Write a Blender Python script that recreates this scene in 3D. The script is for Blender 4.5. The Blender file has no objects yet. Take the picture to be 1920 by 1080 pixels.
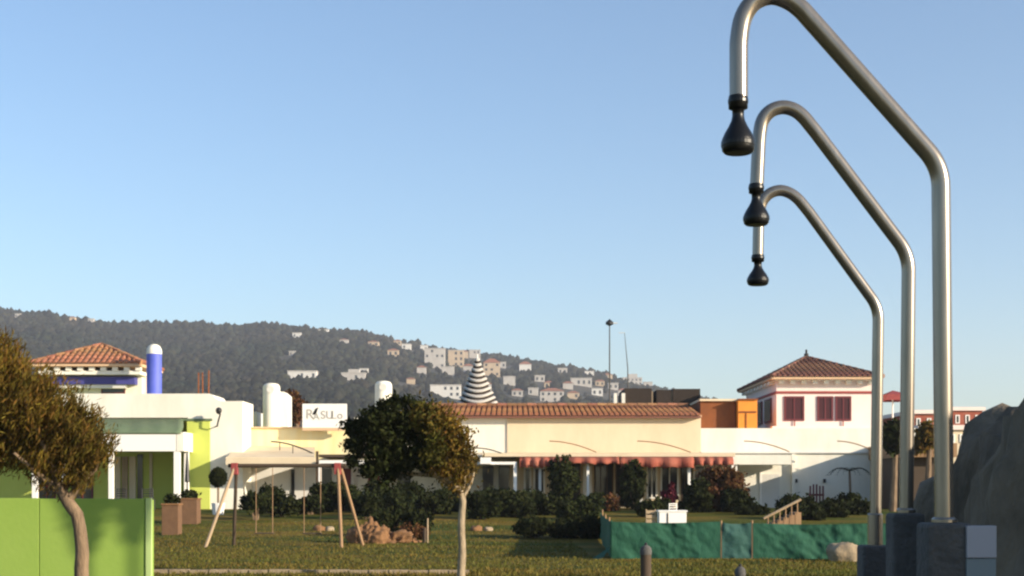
import bpy, math, random
import numpy as np
from mathutils import Vector, noise

random.seed(7)
rng = np.random.default_rng(7)
S = bpy.context.scene
COL = S.collection
R = math.radians

# ------------------------------------------------------------------ camera
F = 2667.0          # focal length in photo pixels
EYE = 1.6
HOR = 915.0         # photo row of the horizon
cam_d = bpy.data.cameras.new('camera')
cam_d.sensor_width = 36.0
cam_d.lens = 50.0
cam_d.shift_y = (HOR - 540.0) / 1920.0
cam_d.clip_start = 0.05
cam_d.clip_end = 20000
cam = bpy.data.objects.new('camera', cam_d)
COL.objects.link(cam)
cam.location = (0, 0, EYE)
cam.rotation_euler = (R(90), 0, 0)
S.camera = cam

# ------------------------------------------------------------------ sky, sun, exposure
SUN_AZ = 117.0      # degrees clockwise from +Y (towards +X): right and behind the camera
SUN_EL = 16.5
sd = Vector((math.sin(R(SUN_AZ)) * math.cos(R(SUN_EL)), math.cos(R(SUN_AZ)) * math.cos(R(SUN_EL)), math.sin(R(SUN_EL))))
W = bpy.data.worlds.new('World')
S.world = W
W.use_nodes = True
wn = W.node_tree
bg = wn.nodes['Background']
sky = wn.nodes.new('ShaderNodeTexSky')
sky.sky_type = 'NISHITA'
sky.sun_disc = False
sky.sun_elevation = R(SUN_EL)
sky.sun_rotation = R(SUN_AZ)
sky.air_density = 1.0
sky.dust_density = 0.65
sky.ozone_density = 3.0
wn.links.new(sky.outputs[0], bg.inputs[0])
bg.inputs[1].default_value = 0.125
sl = bpy.data.lights.new('sun', 'SUN')
sl.energy = 5.0
sl.angle = R(0.5)
sl.color = (1.0, 0.86, 0.66)
sun = bpy.data.objects.new('sun', sl)
COL.objects.link(sun)
sun.rotation_euler = sd.to_track_quat('Z', 'Y').to_euler()
S.view_settings.view_transform = 'Standard'
S.view_settings.look = 'None'
S.view_settings.exposure = 0.8
S.view_settings.gamma = 1.0
S.view_settings.use_curve_mapping = False
S.render.engine = 'CYCLES'
S.cycles.max_bounces = 6
S.cycles.volume_bounces = 0
S.cycles.transparent_max_bounces = 8
S.cycles.pixel_filter_type = 'BLACKMAN_HARRIS'
S.cycles.filter_width = 2.3


# ------------------------------------------------------------------ helpers
def X(px, Y): return (px - 960.0) * Y / F
def Z(py, Y): return EYE - (py - HOR) * Y / F
def P(px, py, Y): return Vector((X(px, Y), Y, Z(py, Y)))

def gz(x, y):
    """height of the ground near the site"""
    t = min(1.0, max(0.0, (y - 40.0) / 20.0))
    t = t * t * (3 - 2 * t)
    return 0.68 * t

MATS = {}
def mat(name, col, rough=0.8, col2=None, scale=3.0, amt=0.5, bump=0.0, bscale=30.0, metal=0.0,
        stretch=(1, 1, 1), island=0.0, transl=0.0, spec=0.4, detail=6.0):
    if name in MATS: return MATS[name]
    m = bpy.data.materials.new(name)
    m.use_nodes = True
    nt = m.node_tree
    b = nt.nodes['Principled BSDF']
    out = nt.nodes['Material Output']
    b.inputs['Roughness'].default_value = rough
    b.inputs['Metallic'].default_value = metal
    b.inputs['Specular IOR Level'].default_value = spec
    c = (*col, 1)
    csock = None
    geo = nt.nodes.new('ShaderNodeNewGeometry')
    mp = nt.nodes.new('ShaderNodeMapping')
    mp.inputs['Scale'].default_value = stretch
    nt.links.new(geo.outputs['Position'], mp.inputs['Vector'])
    if col2 is not None:
        n = nt.nodes.new('ShaderNodeTexNoise')
        n.inputs['Scale'].default_value = scale
        n.inputs['Detail'].default_value = detail
        n.inputs['Roughness'].default_value = 0.65
        nt.links.new(mp.outputs[0], n.inputs['Vector'])
        rp = nt.nodes.new('ShaderNodeValToRGB')
        rp.color_ramp.elements[0].position = 0.5 - 0.5 * (1 - amt) * 0.6 - 0.02
        rp.color_ramp.elements[1].position = 0.5 + 0.5 * (1 - amt) * 0.6 + 0.02
        rp.color_ramp.elements[0].color = c
        rp.color_ramp.elements[1].color = (*col2, 1)
        nt.links.new(n.outputs['Fac'], rp.inputs[0])
        csock = rp.outputs[0]
    if island > 0:
        hs = nt.nodes.new('ShaderNodeHueSaturation')
        mr = nt.nodes.new('ShaderNodeMapRange')
        mr.inputs['To Min'].default_value = 1 - island
        mr.inputs['To Max'].default_value = 1 + island
        nt.links.new(geo.outputs['Random Per Island'], mr.inputs['Value'])
        nt.links.new(mr.outputs[0], hs.inputs['Value'])
        mr2 = nt.nodes.new('ShaderNodeMapRange')
        mr2.inputs['To Min'].default_value = 0.5 - island * 0.06
        mr2.inputs['To Max'].default_value = 0.5 + island * 0.06
        ml = nt.nodes.new('ShaderNodeMath'); ml.operation = 'MULTIPLY'; ml.inputs[1].default_value = 7.31
        fr = nt.nodes.new('ShaderNodeMath'); fr.operation = 'FRACT'
        nt.links.new(geo.outputs['Random Per Island'], ml.inputs[0])
        nt.links.new(ml.outputs[0], fr.inputs[0])
        nt.links.new(fr.outputs[0], mr2.inputs['Value'])
        nt.links.new(mr2.outputs[0], hs.inputs['Hue'])
        if csock: nt.links.new(csock, hs.inputs['Color'])
        else: hs.inputs['Color'].default_value = c
        csock = hs.outputs[0]
    if csock: nt.links.new(csock, b.inputs['Base Color'])
    else: b.inputs['Base Color'].default_value = c
    if bump > 0:
        n2 = nt.nodes.new('ShaderNodeTexNoise')
        n2.inputs['Scale'].default_value = bscale
        n2.inputs['Detail'].default_value = 5
        nt.links.new(mp.outputs[0], n2.inputs['Vector'])
        bp = nt.nodes.new('ShaderNodeBump')
        bp.inputs['Strength'].default_value = min(1.0, bump)
        bp.inputs['Distance'].default_value = 0.02 if bump <= 1 else 0.02 * bump
        nt.links.new(n2.outputs['Fac'], bp.inputs['Height'])
        nt.links.new(bp.outputs[0], b.inputs['Normal'])
    if transl > 0:
        tr = nt.nodes.new('ShaderNodeBsdfTranslucent')
        if csock: nt.links.new(csock, tr.inputs['Color'])
        else: tr.inputs['Color'].default_value = c
        mx = nt.nodes.new('ShaderNodeMixShader')
        mx.inputs[0].default_value = transl
        nt.links.new(b.outputs[0], mx.inputs[1])
        nt.links.new(tr.outputs[0], mx.inputs[2])
        nt.links.new(mx.outputs[0], out.inputs['Surface'])
    MATS[name] = m
    return m

LOC = {}      # origin (world) that an object's vertices are relative to

class MB:
    def __init__(s): s.v = []; s.f = []; s.mi = []; s.cur = 0
    def add(s, vs, fs):
        o = len(s.v)
        s.v += [tuple(v) for v in vs]
        for f in fs:
            s.f.append(tuple(i + o for i in f)); s.mi.append(s.cur)
        return s
    def box(s, x0, x1, y0, y1, z0, z1, rot=0, pivot=None):
        vs = [Vector((x, y, z)) for z in (z0, z1) for y in (y0, y1) for x in (x0, x1)]
        if rot:
            pv = pivot or Vector(((x0 + x1) / 2, (y0 + y1) / 2, 0))
            c, sn = math.cos(rot), math.sin(rot)
            vs = [Vector((pv.x + (v.x - pv.x) * c - (v.y - pv.y) * sn, pv.y + (v.x - pv.x) * sn + (v.y - pv.y) * c, v.z)) for v in vs]
        return s.add(vs, [(0, 2, 3, 1), (4, 5, 7, 6), (0, 1, 5, 4), (2, 6, 7, 3), (0, 4, 6, 2), (1, 3, 7, 5)])
    def prism(s, pts, y0, y1):
        """polygon of (x, z) points extruded along y"""
        n = len(pts)
        vs = [(p[0], y0, p[1]) for p in pts] + [(p[0], y1, p[1]) for p in pts]
        fs = [tuple(range(n)), tuple(range(2 * n - 1, n - 1, -1))]
        fs += [(i, n + i, n + (i + 1) % n, (i + 1) % n) for i in range(n)]
        return s.add(vs, fs)
    def tube(s, pts, rad, n=8, cap=True, squash=1.0):
        pts = [Vector(p) for p in pts]
        if not hasattr(rad, '__len__'): rad = [rad] * len(pts)
        rings = []; up = None
        for i, p in enumerate(pts):
            d = (pts[min(i + 1, len(pts) - 1)] - pts[max(i - 1, 0)]).normalized()
            if up is None:
                up = Vector((0, 1, 0)) if abs(d.y) < 0.9 else Vector((0, 0, 1))
            u = (up - d * up.dot(d)).normalized(); w = d.cross(u); up = u
            rings.append([p + (u * math.cos(2 * math.pi * k / n) + w * math.sin(2 * math.pi * k / n)) * rad[i] for k in range(n)])
        vs = [v for r in rings for v in r]; fs = []
        for i in range(len(pts) - 1):
            for k in range(n):
                a = i * n + k; b = i * n + (k + 1) % n
                fs.append((a, b, b + n, a + n))
        if cap:
            o = len(vs); vs += rings[0] + rings[-1]
            fs.append(tuple(range(o + n - 1, o - 1, -1))); fs.append(tuple(range(o + n, o + 2 * n)))
        return s.add(vs, fs)
    def lathe(s, cx, cy, prof, n=24, fz=None):
        """profile of (r, z)"""
        vs = []; fs = []
        for (r, z) in prof:
            for k in range(n):
                t = 2 * math.pi * k / n
                vs.append((cx + r * math.cos(t), cy + r * math.sin(t), z + (fz(t, r) if fz else 0)))
        for i in range(len(prof) - 1):
            for k in range(n):
                a = i * n + k; b = i * n + (k + 1) % n
                fs.append((a, b, b + n, a + n))
        o = len(vs); vs += vs[:n] + vs[(len(prof) - 1) * n:len(prof) * n]
        fs.append(tuple(range(o + n - 1, o - 1, -1))); fs.append(tuple(range(o + n, o + 2 * n)))
        return s.add(vs, fs)
    def build(s, name, m, parent=None, loc=None, smooth=False, bevel=0.0):
        if parent is not None: o0 = LOC[parent.name]
        else: o0 = Vector(loc) if loc is not None else Vector((0, 0, 0))
        me = bpy.data.meshes.new(name)
        me.from_pydata([(v[0] - o0.x, v[1] - o0.y, v[2] - o0.z) for v in s.v], [], s.f)
        ms = m if isinstance(m, (list, tuple)) else [m]
        for q in ms: me.materials.append(q)
        if len(ms) > 1: me.polygons.foreach_set('material_index', s.mi)
        if smooth: me.polygons.foreach_set('use_smooth', [True] * len(me.polygons))
        me.update()
        ob = bpy.data.objects.new(name, me)
        COL.objects.link(ob)
        if parent is not None: ob.parent = parent
        else: ob.location = o0
        LOC[ob.name] = o0
        if bevel > 0:
            bv = ob.modifiers.new('bevel', 'BEVEL'); bv.width = bevel; bv.segments = 2; bv.limit_method = 'ANGLE'
        return ob

def tag(o, label, cat, group=None, kind=None):
    if label: o['label'] = label
    if cat: o['category'] = cat
    if group: o['group'] = group
    if kind: o['kind'] = kind
    return o

def thing(name, label, cat, loc, group=None):
    e = bpy.data.objects.new(name, None)
    COL.objects.link(e); e.location = loc
    e.empty_display_size = 0.3
    LOC[e.name] = Vector(loc)
    return tag(e, label, cat, group)

def struct(o): o['kind'] = 'structure'; return o

def mesh_np(name, verts, faces_n, idx, m, parent=None, loc=(0, 0, 0), smooth=False):
    """big mesh from numpy arrays; faces_n = corners per face, idx = flat index array"""
    o0 = np.array(LOC[parent.name]) if parent is not None else np.array(loc, dtype=float)
    me = bpy.data.meshes.new(name)
    nv = len(verts); nf = len(idx) // faces_n
    me.vertices.add(nv); me.loops.add(len(idx)); me.polygons.add(nf)
    me.vertices.foreach_set('co', (verts - o0).astype(np.float32).ravel())
    me.loops.foreach_set('vertex_index', idx.astype(np.int32).ravel())
    me.polygons.foreach_set('loop_start', np.arange(0, len(idx), faces_n, dtype=np.int32))
    me.polygons.foreach_set('loop_total', np.full(nf, faces_n, dtype=np.int32))
    if smooth: me.polygons.foreach_set('use_smooth', np.ones(nf, dtype=bool))
    me.materials.append(m)
    me.update(calc_edges=True); me.validate()
    ob = bpy.data.objects.new(name, me); COL.objects.link(ob)
    if parent is not None: ob.parent = parent
    else: ob.location = tuple(o0)
    LOC[ob.name] = Vector(o0)
    return ob

def leaf_cloud(blobs, n, size, aspect=2.2, up=(0, 0, 0.0), upw=0.0, shell=0.55, jitter=0.12, clump=0.0):
    """n leaf quads through a list of ellipsoids (cx,cy,cz,rx,ry,rz) -> verts, idx"""
    B = np.array(blobs, dtype=float)
    vol = (B[:, 3] * B[:, 4] * B[:, 5]) ** 0.75
    k = rng.choice(len(B), size=n, p=vol / vol.sum())
    d = rng.normal(size=(n, 3)); d /= np.linalg.norm(d, axis=1)[:, None]
    r = shell + (1 - shell) * rng.random(n) ** 0.6
    r = r * (1 + jitter * rng.normal(size=n))
    if clump > 0:      # gather leaves round a few hundred twig ends
        nt = max(8, n // 26)
        ti = rng.integers(0, n, size=nt)
        k2 = rng.integers(0, nt, size=n)
        c0 = B[k[ti], :3] + d[ti] * r[ti][:, None] * B[k[ti], 3:]
        c = c0[k2] + rng.normal(size=(n, 3)) * clump
    else:
        c = B[k, :3] + d * r[:, None] * B[k, 3:]
    a = rng.normal(size=(n, 3)) + np.array(up) * upw
    a /= np.linalg.norm(a, axis=1)[:, None]
    b = rng.normal(size=(n, 3)); b = np.cross(a, b); b /= np.linalg.norm(b, axis=1)[:, None]
    s = size * (0.6 + 0.8 * rng.random(n))[:, None]
    A = a * s * aspect * 0.5; Bv = b * s * 0.5
    v = np.stack([c - A, c + Bv, c + A, c - Bv], axis=1).reshape(-1, 3)
    return v, np.arange(4 * n)

# ------------------------------------------------------------------ materials
M = {}
M['white'] = mat('white_render', (0.80, 0.78, 0.70), 0.9, (0.64, 0.60, 0.50), 1.1, 0.1, 0.25, 25, stretch=(1, 1, 0.3))
M['hillwhite'] = mat('weathered_pale_render', (0.50, 0.47, 0.43), 0.9, (0.38, 0.35, 0.32), 0.3, 0.3)
M['hillcream'] = mat('weathered_cream_render', (0.52, 0.40, 0.27), 0.9, (0.42, 0.32, 0.22), 0.3, 0.3)
M['white2'] = mat('white_paint', (0.80, 0.78, 0.74), 0.6)
M['cream'] = mat('cream_render', (0.70, 0.59, 0.42), 0.9, (0.58, 0.46, 0.31), 0.9, 0.1, 0.25, 25, stretch=(1, 1, 0.35))
M['yellow'] = mat('yellow_render', (0.80, 0.64, 0.30), 0.9, (0.78, 0.72, 0.48), 0.8, 0.55, 0.25, 25, stretch=(1.6, 1.6, 0.12))
M['lime'] = mat('lime_render', (0.52, 0.58, 0.12), 0.9, (0.46, 0.52, 0.10), 1.2, 0.2, 0.2, 25)
M['pinkwhite'] = mat('pinkish_render', (0.80, 0.68, 0.62), 0.9, (0.73, 0.60, 0.55), 0.8, 0.2, 0.2, 25)
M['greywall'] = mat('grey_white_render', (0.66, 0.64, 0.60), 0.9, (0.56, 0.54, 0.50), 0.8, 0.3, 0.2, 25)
M['tile'] = mat('terracotta_tile', (0.33, 0.145, 0.07), 0.85, (0.22, 0.10, 0.055), 2.5, 0.3, 0.3, 40, island=0.35)
M['tiledark'] = mat('weathered_terracotta_tile', (0.22, 0.10, 0.065), 0.85, (0.15, 0.075, 0.052), 2.5, 0.3, 0.3, 40, island=0.35)
M['tilepale'] = mat('mortar_pale', (0.62, 0.42, 0.26), 0.9)
M['blue'] = mat('blue_paint', (0.06, 0.09, 0.45), 0.6, (0.10, 0.13, 0.50), 1.5, 0.3, 0.1, 30)
M['eaveshade'] = mat('eave_shade_blue', (0.05, 0.05, 0.22), 0.7)
M['red'] = mat('red_paint', (0.30, 0.05, 0.045), 0.7, (0.22, 0.04, 0.04), 3, 0.3)
M['maroon'] = mat('maroon_paint', (0.12, 0.02, 0.025), 0.5)
M['redcloth'] = mat('faded_red_cloth', (0.34, 0.075, 0.045), 0.9, (0.46, 0.17, 0.11), 1.4, 0.4, 0.3, 20, transl=0.25)
M['orange'] = mat('orange_paint', (0.75, 0.28, 0.03), 0.8, (0.66, 0.22, 0.03), 2, 0.3)
M['brownorange'] = mat('brown_orange_render', (0.24, 0.075, 0.02), 0.9, (0.15, 0.05, 0.018), 1.4, 0.3)
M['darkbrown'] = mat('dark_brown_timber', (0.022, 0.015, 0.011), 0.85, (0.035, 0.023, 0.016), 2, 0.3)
M['greencloth'] = mat('dull_green_awning_cloth', (0.10, 0.15, 0.08), 0.9, (0.13, 0.17, 0.10), 2, 0.3, 0.2, 20)
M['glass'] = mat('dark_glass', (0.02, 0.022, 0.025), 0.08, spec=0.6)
M['darkmetal'] = mat('dark_metal', (0.03, 0.03, 0.032), 0.45, metal=0.4)
M['steel'] = mat('brushed_steel', (0.31, 0.272, 0.225), 0.27, (0.22, 0.19, 0.155), 7, 0.25, metal=0.75, stretch=(6, 6, 0.6))
M['rubber'] = mat('black_plastic', (0.006, 0.006, 0.006), 0.35, spec=0.3)
M['concrete'] = mat('grey_concrete', (0.105, 0.10, 0.095), 0.9, (0.055, 0.053, 0.05), 9, 0.3, 0.6, 60)
M['rock'] = mat('dark_rock', (0.22, 0.175, 0.12), 0.95, (0.05, 0.041, 0.031), 3.4, 0.3, 2.0, 14, stretch=(1, 1, 0.45))
M['sandstone'] = mat('pale_sandstone', (0.36, 0.28, 0.18), 0.95, (0.24, 0.18, 0.115), 5, 0.3, 0.8, 25)
M['clay'] = mat('orange_clay_rock', (0.25, 0.125, 0.05), 0.95, (0.12, 0.062, 0.03), 4, 0.3, 0.8, 25)
M['wood'] = mat('weathered_wood', (0.34, 0.21, 0.11), 0.85, (0.22, 0.13, 0.07), 4, 0.3, 0.3, 40, stretch=(1, 1, 0.2))
M['palewood'] = mat('pale_wood', (0.44, 0.33, 0.21), 0.85, (0.30, 0.21, 0.13), 4, 0.3, 0.3, 40, stretch=(1, 1, 0.2))
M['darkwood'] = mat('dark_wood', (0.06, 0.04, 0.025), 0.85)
M['terracotta'] = mat('terracotta_planter', (0.17, 0.09, 0.045), 0.9, (0.11, 0.06, 0.032), 5, 0.3, 0.3, 40)
M['net'] = mat('green_netting', (0.012, 0.062, 0.036), 0.8, (0.022, 0.092, 0.058), 1.6, 0.3, 0.5, 22, stretch=(1, 1, 0.5), transl=0.04, spec=0.2)
M['netblue'] = mat('bluish_green_netting', (0.016, 0.072, 0.055), 0.8, (0.03, 0.095, 0.085), 1.6, 0.3, 0.5, 22, transl=0.12)
M['greenpanel'] = mat('lime_green_panel', (0.21, 0.33, 0.05), 0.75, (0.25, 0.36, 0.07), 1.0, 0.2, 0.15, 12)
M['bark'] = mat('bark', (0.24, 0.165, 0.10), 0.95, (0.09, 0.06, 0.038), 9, 0.3, 1.0, 30, stretch=(1, 1, 0.3))
M['palebark'] = mat('pale_bark', (0.38, 0.30, 0.20), 0.95, (0.16, 0.12, 0.075), 9, 0.3, 0.8, 30, stretch=(1, 1, 0.3))
M['leafgold'] = mat('olive_gold_leaf', (0.175, 0.108, 0.018), 0.8, (0.068, 0.052, 0.013), 1.6, 0.4, spec=0.08, island=0.45, transl=0.35)
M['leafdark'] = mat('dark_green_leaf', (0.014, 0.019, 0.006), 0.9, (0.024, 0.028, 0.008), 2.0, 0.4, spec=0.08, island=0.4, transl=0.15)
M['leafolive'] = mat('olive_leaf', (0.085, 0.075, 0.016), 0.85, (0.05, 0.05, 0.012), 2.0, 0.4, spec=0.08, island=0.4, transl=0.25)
M['leafmid'] = mat('mid_green_leaf', (0.032, 0.040, 0.010), 0.75, (0.020, 0.026, 0.009), 1.2, 0.4, spec=0.08, island=0.4, transl=0.25)
M['leafbrown'] = mat('red_brown_leaf', (0.14, 0.06, 0.025), 0.75, (0.07, 0.04, 0.018), 1.4, 0.4, spec=0.08, island=0.4, transl=0.25)
M['leafmaroon'] = mat('maroon_leaf', (0.10, 0.018, 0.03), 0.7, spec=0.08, island=0.4, transl=0.2)
M['forest'] = mat('hill_tree_leaf', (0.013, 0.019, 0.011), 0.9, (0.032, 0.027, 0.018), 0.012, 0.4, spec=0.08, island=0.5)
M['hillground'] = mat('hill_scrub', (0.07, 0.058, 0.042), 0.95, (0.03, 0.033, 0.022), 0.02, 0.3)
M['black'] = mat('black_print', (0.01, 0.01, 0.01), 0.7)
M['greyprint'] = mat('faded_grey_print', (0.36, 0.34, 0.30), 0.8)

# lawn: patches of green and dry brown turf, sun and shade coloured in
def lawn_mat():
    m = bpy.data.materials.new('dry_lawn'); m.use_nodes = True
    nt = m.node_tree; b = nt.nodes['Principled BSDF']; b.inputs['Roughness'].default_value = 0.95
    b.inputs['Specular IOR Level'].default_value = 0.1
    g = nt.nodes.new('ShaderNodeNewGeometry')
    mp = nt.nodes.new('ShaderNodeMapping'); mp.inputs['Scale'].default_value = (0.35, 0.9, 1)
    nt.links.new(g.outputs['Position'], mp.inputs[0])
    n = nt.nodes.new('ShaderNodeTexNoise'); n.inputs['Scale'].default_value = 0.45; n.inputs['Detail'].default_value = 7
    nt.links.new(mp.outputs[0], n.inputs[0])
    rp = nt.nodes.new('ShaderNodeValToRGB')
    e = rp.color_ramp.elements
    e[0].position = 0.36; e[0].color = (0.046, 0.072, 0.008, 1)
    e[1].position = 0.64; e[1].color = (0.185, 0.118, 0.020, 1)
    q = e.new(0.5); q.color = (0.105, 0.094, 0.012, 1)
    nt.links.new(n.outputs[0], rp.inputs[0])
    n2 = nt.nodes.new('ShaderNodeTexNoise'); n2.inputs['Scale'].default_value = 6; n2.inputs['Detail'].default_value = 8
    nt.links.new(g.outputs['Position'], n2.inputs[0])
    mx = nt.nodes.new('ShaderNodeMixRGB'); mx.blend_type = 'MULTIPLY'; mx.inputs[0].default_value = 0.6
    rp2 = nt.nodes.new('ShaderNodeValToRGB'); rp2.color_ramp.elements[0].position = 0.3; rp2.color_ramp.elements[0].color = (0.45, 0.45, 0.45, 1)
    rp2.color_ramp.elements[1].position = 0.65
    nt.links.new(n2.outputs[0], rp2.inputs[0])
    nt.links.new(rp.outputs[0], mx.inputs[1]); nt.links.new(rp2.outputs[0], mx.inputs[2])
    nt.links.new(mx.outputs[0], b.inputs['Base Color'])
    bp = nt.nodes.new('ShaderNodeBump'); bp.inputs['Distance'].default_value = 0.06
    nt.links.new(n2.outputs[0], bp.inputs['Height']); nt.links.new(bp.outputs[0], b.inputs['Normal'])
    return m
M['lawn'] = lawn_mat()
M['blade'] = mat('grass_blade', (0.070, 0.092, 0.009), 0.85, (0.18, 0.112, 0.018), 0.14, 0.3, island=0.4, transl=0.3)

# ------------------------------------------------------------------ ground
def ground_sheet():
    ys = list(np.linspace(-60, 100, 81)) + [130, 180, 260, 400, 800, 1600, 2500]
    xs = [-3000, -2000, -900, -300, -120] + list(np.linspace(-70, 70, 57)) + [120, 300, 900, 2000, 3000]
    mb = MB()
    vs = []
    for y in ys:
        for x in xs:
            dz = 0.05 * noise.noise(Vector((x * 0.15, y * 0.15, 0))) if abs(x) < 60 and 24 < y < 60 else 0
            vs.append((x, y, gz(x, y) + dz))
    nx = len(xs)
    fs = [(j * nx + i, j * nx + i + 1, (j + 1) * nx + i + 1, (j + 1) * nx + i) for j in range(len(ys) - 1) for i in range(nx - 1)]
    mb.add(vs, fs)
    return struct(mb.build('ground', M['lawn'], smooth=True))
ground_sheet()
struct(MB().box(-1.5, 2.05, 0.8, 9.0, 0.0, 0.03).build('path', M['concrete']))

# grass blades over the visible part of the lawn
def grass():
    n = 70000
    y = 25.5 + 26 * rng.random(n) ** 1.4
    x = (rng.random(n) - 0.5) * 2 * 0.40 * y
    keep = ~((x > X(1110, 32)) & (y > 31.5))
    x, y = x[keep], y[keep]; n = len(x)
    z = np.array([gz(a, b) for a, b in zip(x, y)]) + 0.05 * np.array([noise.noise(Vector((a * 0.15, b * 0.15, 0))) for a, b in zip(x, y)]) - 0.01
    h = 0.03 + 0.05 * rng.random(n)
    ang = rng.random(n) * 6.283; w = 0.012 + 0.014 * rng.random(n)
    lx, ly = rng.normal(size=n) * 0.03, rng.normal(size=n) * 0.03
    v = np.stack([np.stack([x - np.cos(ang) * w, y - np.sin(ang) * w, z], 1),
                  np.stack([x + np.cos(ang) * w, y + np.sin(ang) * w, z], 1),
                  np.stack([x + lx, y + ly, z + h], 1)], axis=1).reshape(-1, 3)
    o = mesh_np('grass', v, 3, np.arange(3 * n), M['blade'])
    tag(o, 'short dry green and brown grass of the lawn', 'grass', kind='stuff')
grass()

# ------------------------------------------------------------------ hills
SKY = [(-3000, 700), (-1800, 650), (-700, 598), (-200, 582), (0, 583), (90, 590), (160, 603), (210, 611), (300, 613), (450, 615), (500, 608), (560, 613),
       (690, 622), (740, 636), (800, 646), (860, 660), (950, 670), (1000, 678), (1080, 687), (1150, 701), (1200, 716),
       (1250, 729), (1310, 744), (1400, 768), (1600, 792), (1920, 806), (2600, 830), (4500, 850)]
SPX = np.array([a for a, _ in SKY]); SPY = np.array([b for _, b in SKY])
HY0, HY1 = 380.0, 1400.0
def hz(x, y):
    a = x / y * F + 960.0
    s = (HOR - np.interp(a, SPX, SPY)) / F
    t = (y - HY0) / (HY1 - HY0)
    if t < 0: k = 0
    elif t < 1: k = t ** 1.15
    else: k = 1.0 - 0.6 * min(1.0, (t - 1) / 0.8) ** 1.2
    z = s * HY1 * k
    z += 5.0 * noise.noise(Vector((x * 0.006, y * 0.006, 1.3))) * min(1, max(0, t * 4))
    return z - (2.0 if t <= 0 else 0)
def hill_point(px, py):
    """where the line of sight through a photo pixel meets the hillside"""
    a = (px - 960.0) / F; e = (HOR - py) / F
    for y in np.arange(HY0, HY1 * 1.02, 4.0):
        if hz(a * y, y) >= EYE + e * y: return Vector((a * y, y, hz(a * y, y)))
    y = HY1 * 0.97
    return Vector((a * y, y, hz(a * y, y)))
def hills():
    As = np.linspace(-1.25, 1.25, 210); Ys = np.linspace(HY0 - 6, 2300, 70)
    vs = [(a * y, y, hz(a * y, y)) for y in Ys for a in As]
    n = len(As)
    fs = [(j * n + i, j * n + i + 1, (j + 1) * n + i + 1, (j + 1) * n + i) for j in range(len(Ys) - 1) for i in range(n - 1)]
    struct(MB().add(vs, fs).build('hills', M['hillground'], smooth=True))
hills()

HOUSE_SPOTS = []   # (x, y, radius) kept clear of trees
def far_house(px, py, w, h, label=None, wall='white', roof='flat', storeys=None, depth=None, step=False):
    """px,py = middle of the base in the photo; w,h in photo pixels"""
    p = hill_point(px, py); k = p.y / F
    wall = {'white': 'hillwhite', 'cream': 'hillcream'}.get(wall, wall)
    wm, hm = w * k * 0.86, h * k * 0.86; dm = depth or max(5.0, wm * 0.6)
    t = thing('hillside_house', label or 'tiny pale house half hidden among trees on the far hillside', 'house', p, 'houses on the far hillside')
    mb = MB().box(p.x - wm / 2, p.x + wm / 2, p.y, p.y + dm, p.z - 4, p.z + hm)
    if step: mb.box(p.x - wm * 0.2, p.x + wm * 0.25, p.y + 0.4, p.y + dm - 1, p.z + hm, p.z + hm * 1.55)
    mb.build('wall', M[wall], t)
    if roof == 'hip':
        e = 0.5; zz = p.z + hm + 0.02
        MB().add([(p.x - wm / 2 - e, p.y - e, zz), (p.x + wm / 2 + e, p.y - e, zz), (p.x + wm / 2 + e, p.y + dm + e, zz), (p.x - wm / 2 - e, p.y + dm + e, zz),
                  (p.x - wm * 0.15, p.y + dm / 2, zz + hm * 0.32), (p.x + wm * 0.15, p.y + dm / 2, zz + hm * 0.32)],
                 [(0, 1, 5, 4), (1, 2, 5), (2, 3, 4, 5), (3, 0, 4), (3, 2, 1, 0)]).build('roof', M['tile'], t)
    else:
        MB().box(p.x - wm / 2 - 0.3, p.x + wm / 2 + 0.3, p.y - 0.3, p.y + dm + 0.3, p.z + hm + 0.02, p.z + hm + 0.5).build('roof', M['hillwhite'], t)
    ns = storeys or max(1, int(hm / 3.2)); nw = max(2, int(wm / 3.4))
    for s_ in range(ns):
        for q in range(nw):
            if random.random() < 0.4: continue
            cx = p.x - wm / 2 + wm * (q + 0.5) / nw; cz = p.z + hm * (s_ + 0.5) / ns
            sw = wm / nw * 0.2; sh = hm / ns * 0.24
            MB().box(cx - sw, cx + sw, p.y - 0.06, p.y + 0.3, cz - sh, cz + sh).build('window', M['glass'], t)
    HOUSE_SPOTS.append((p.x, p.y, wm * 0.6 + 2))
    return t

far_house(566, 711, 62, 17, 'long low grey-white building below the wooded ridge, left of the stepped white villa', 'greywall', depth=12)
far_house(662, 714, 52, 16, 'stepped white villa on the wooded slope above the rooftop sign', 'white', step=True)
far_house(835, 745, 66, 26, 'wide white house just left of the striped cone', 'greywall')
far_house(815, 690, 44, 42, 'tall pale apartment block at the top left of the hillside village', 'white', storeys=4)
far_house(855, 688, 34, 36, 'cream apartment block beside the tall block on the hillside', 'cream', storeys=3)
far_house(922, 706, 36, 30, 'peach coloured house right behind the tip of the striped cone', 'cream', 'hip')
far_house(1035, 754, 52, 24, 'white house with a bright gable low on the hill, right of the striped cone', 'white', 'hip')
far_house(1090, 724, 46, 16, 'low white house midway up the slope left of the tall mast', 'white')
far_house(1186, 716, 42, 16, 'bright white house on the ridge below the thin mast', 'white', step=True)
far_house(955, 722, 26, 18, 'small white house on the slope just right of the striped cone', 'white')
far_house(985, 700, 26, 20, 'pale house above the white gabled house on the hill', 'greywall', 'hip')
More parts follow.
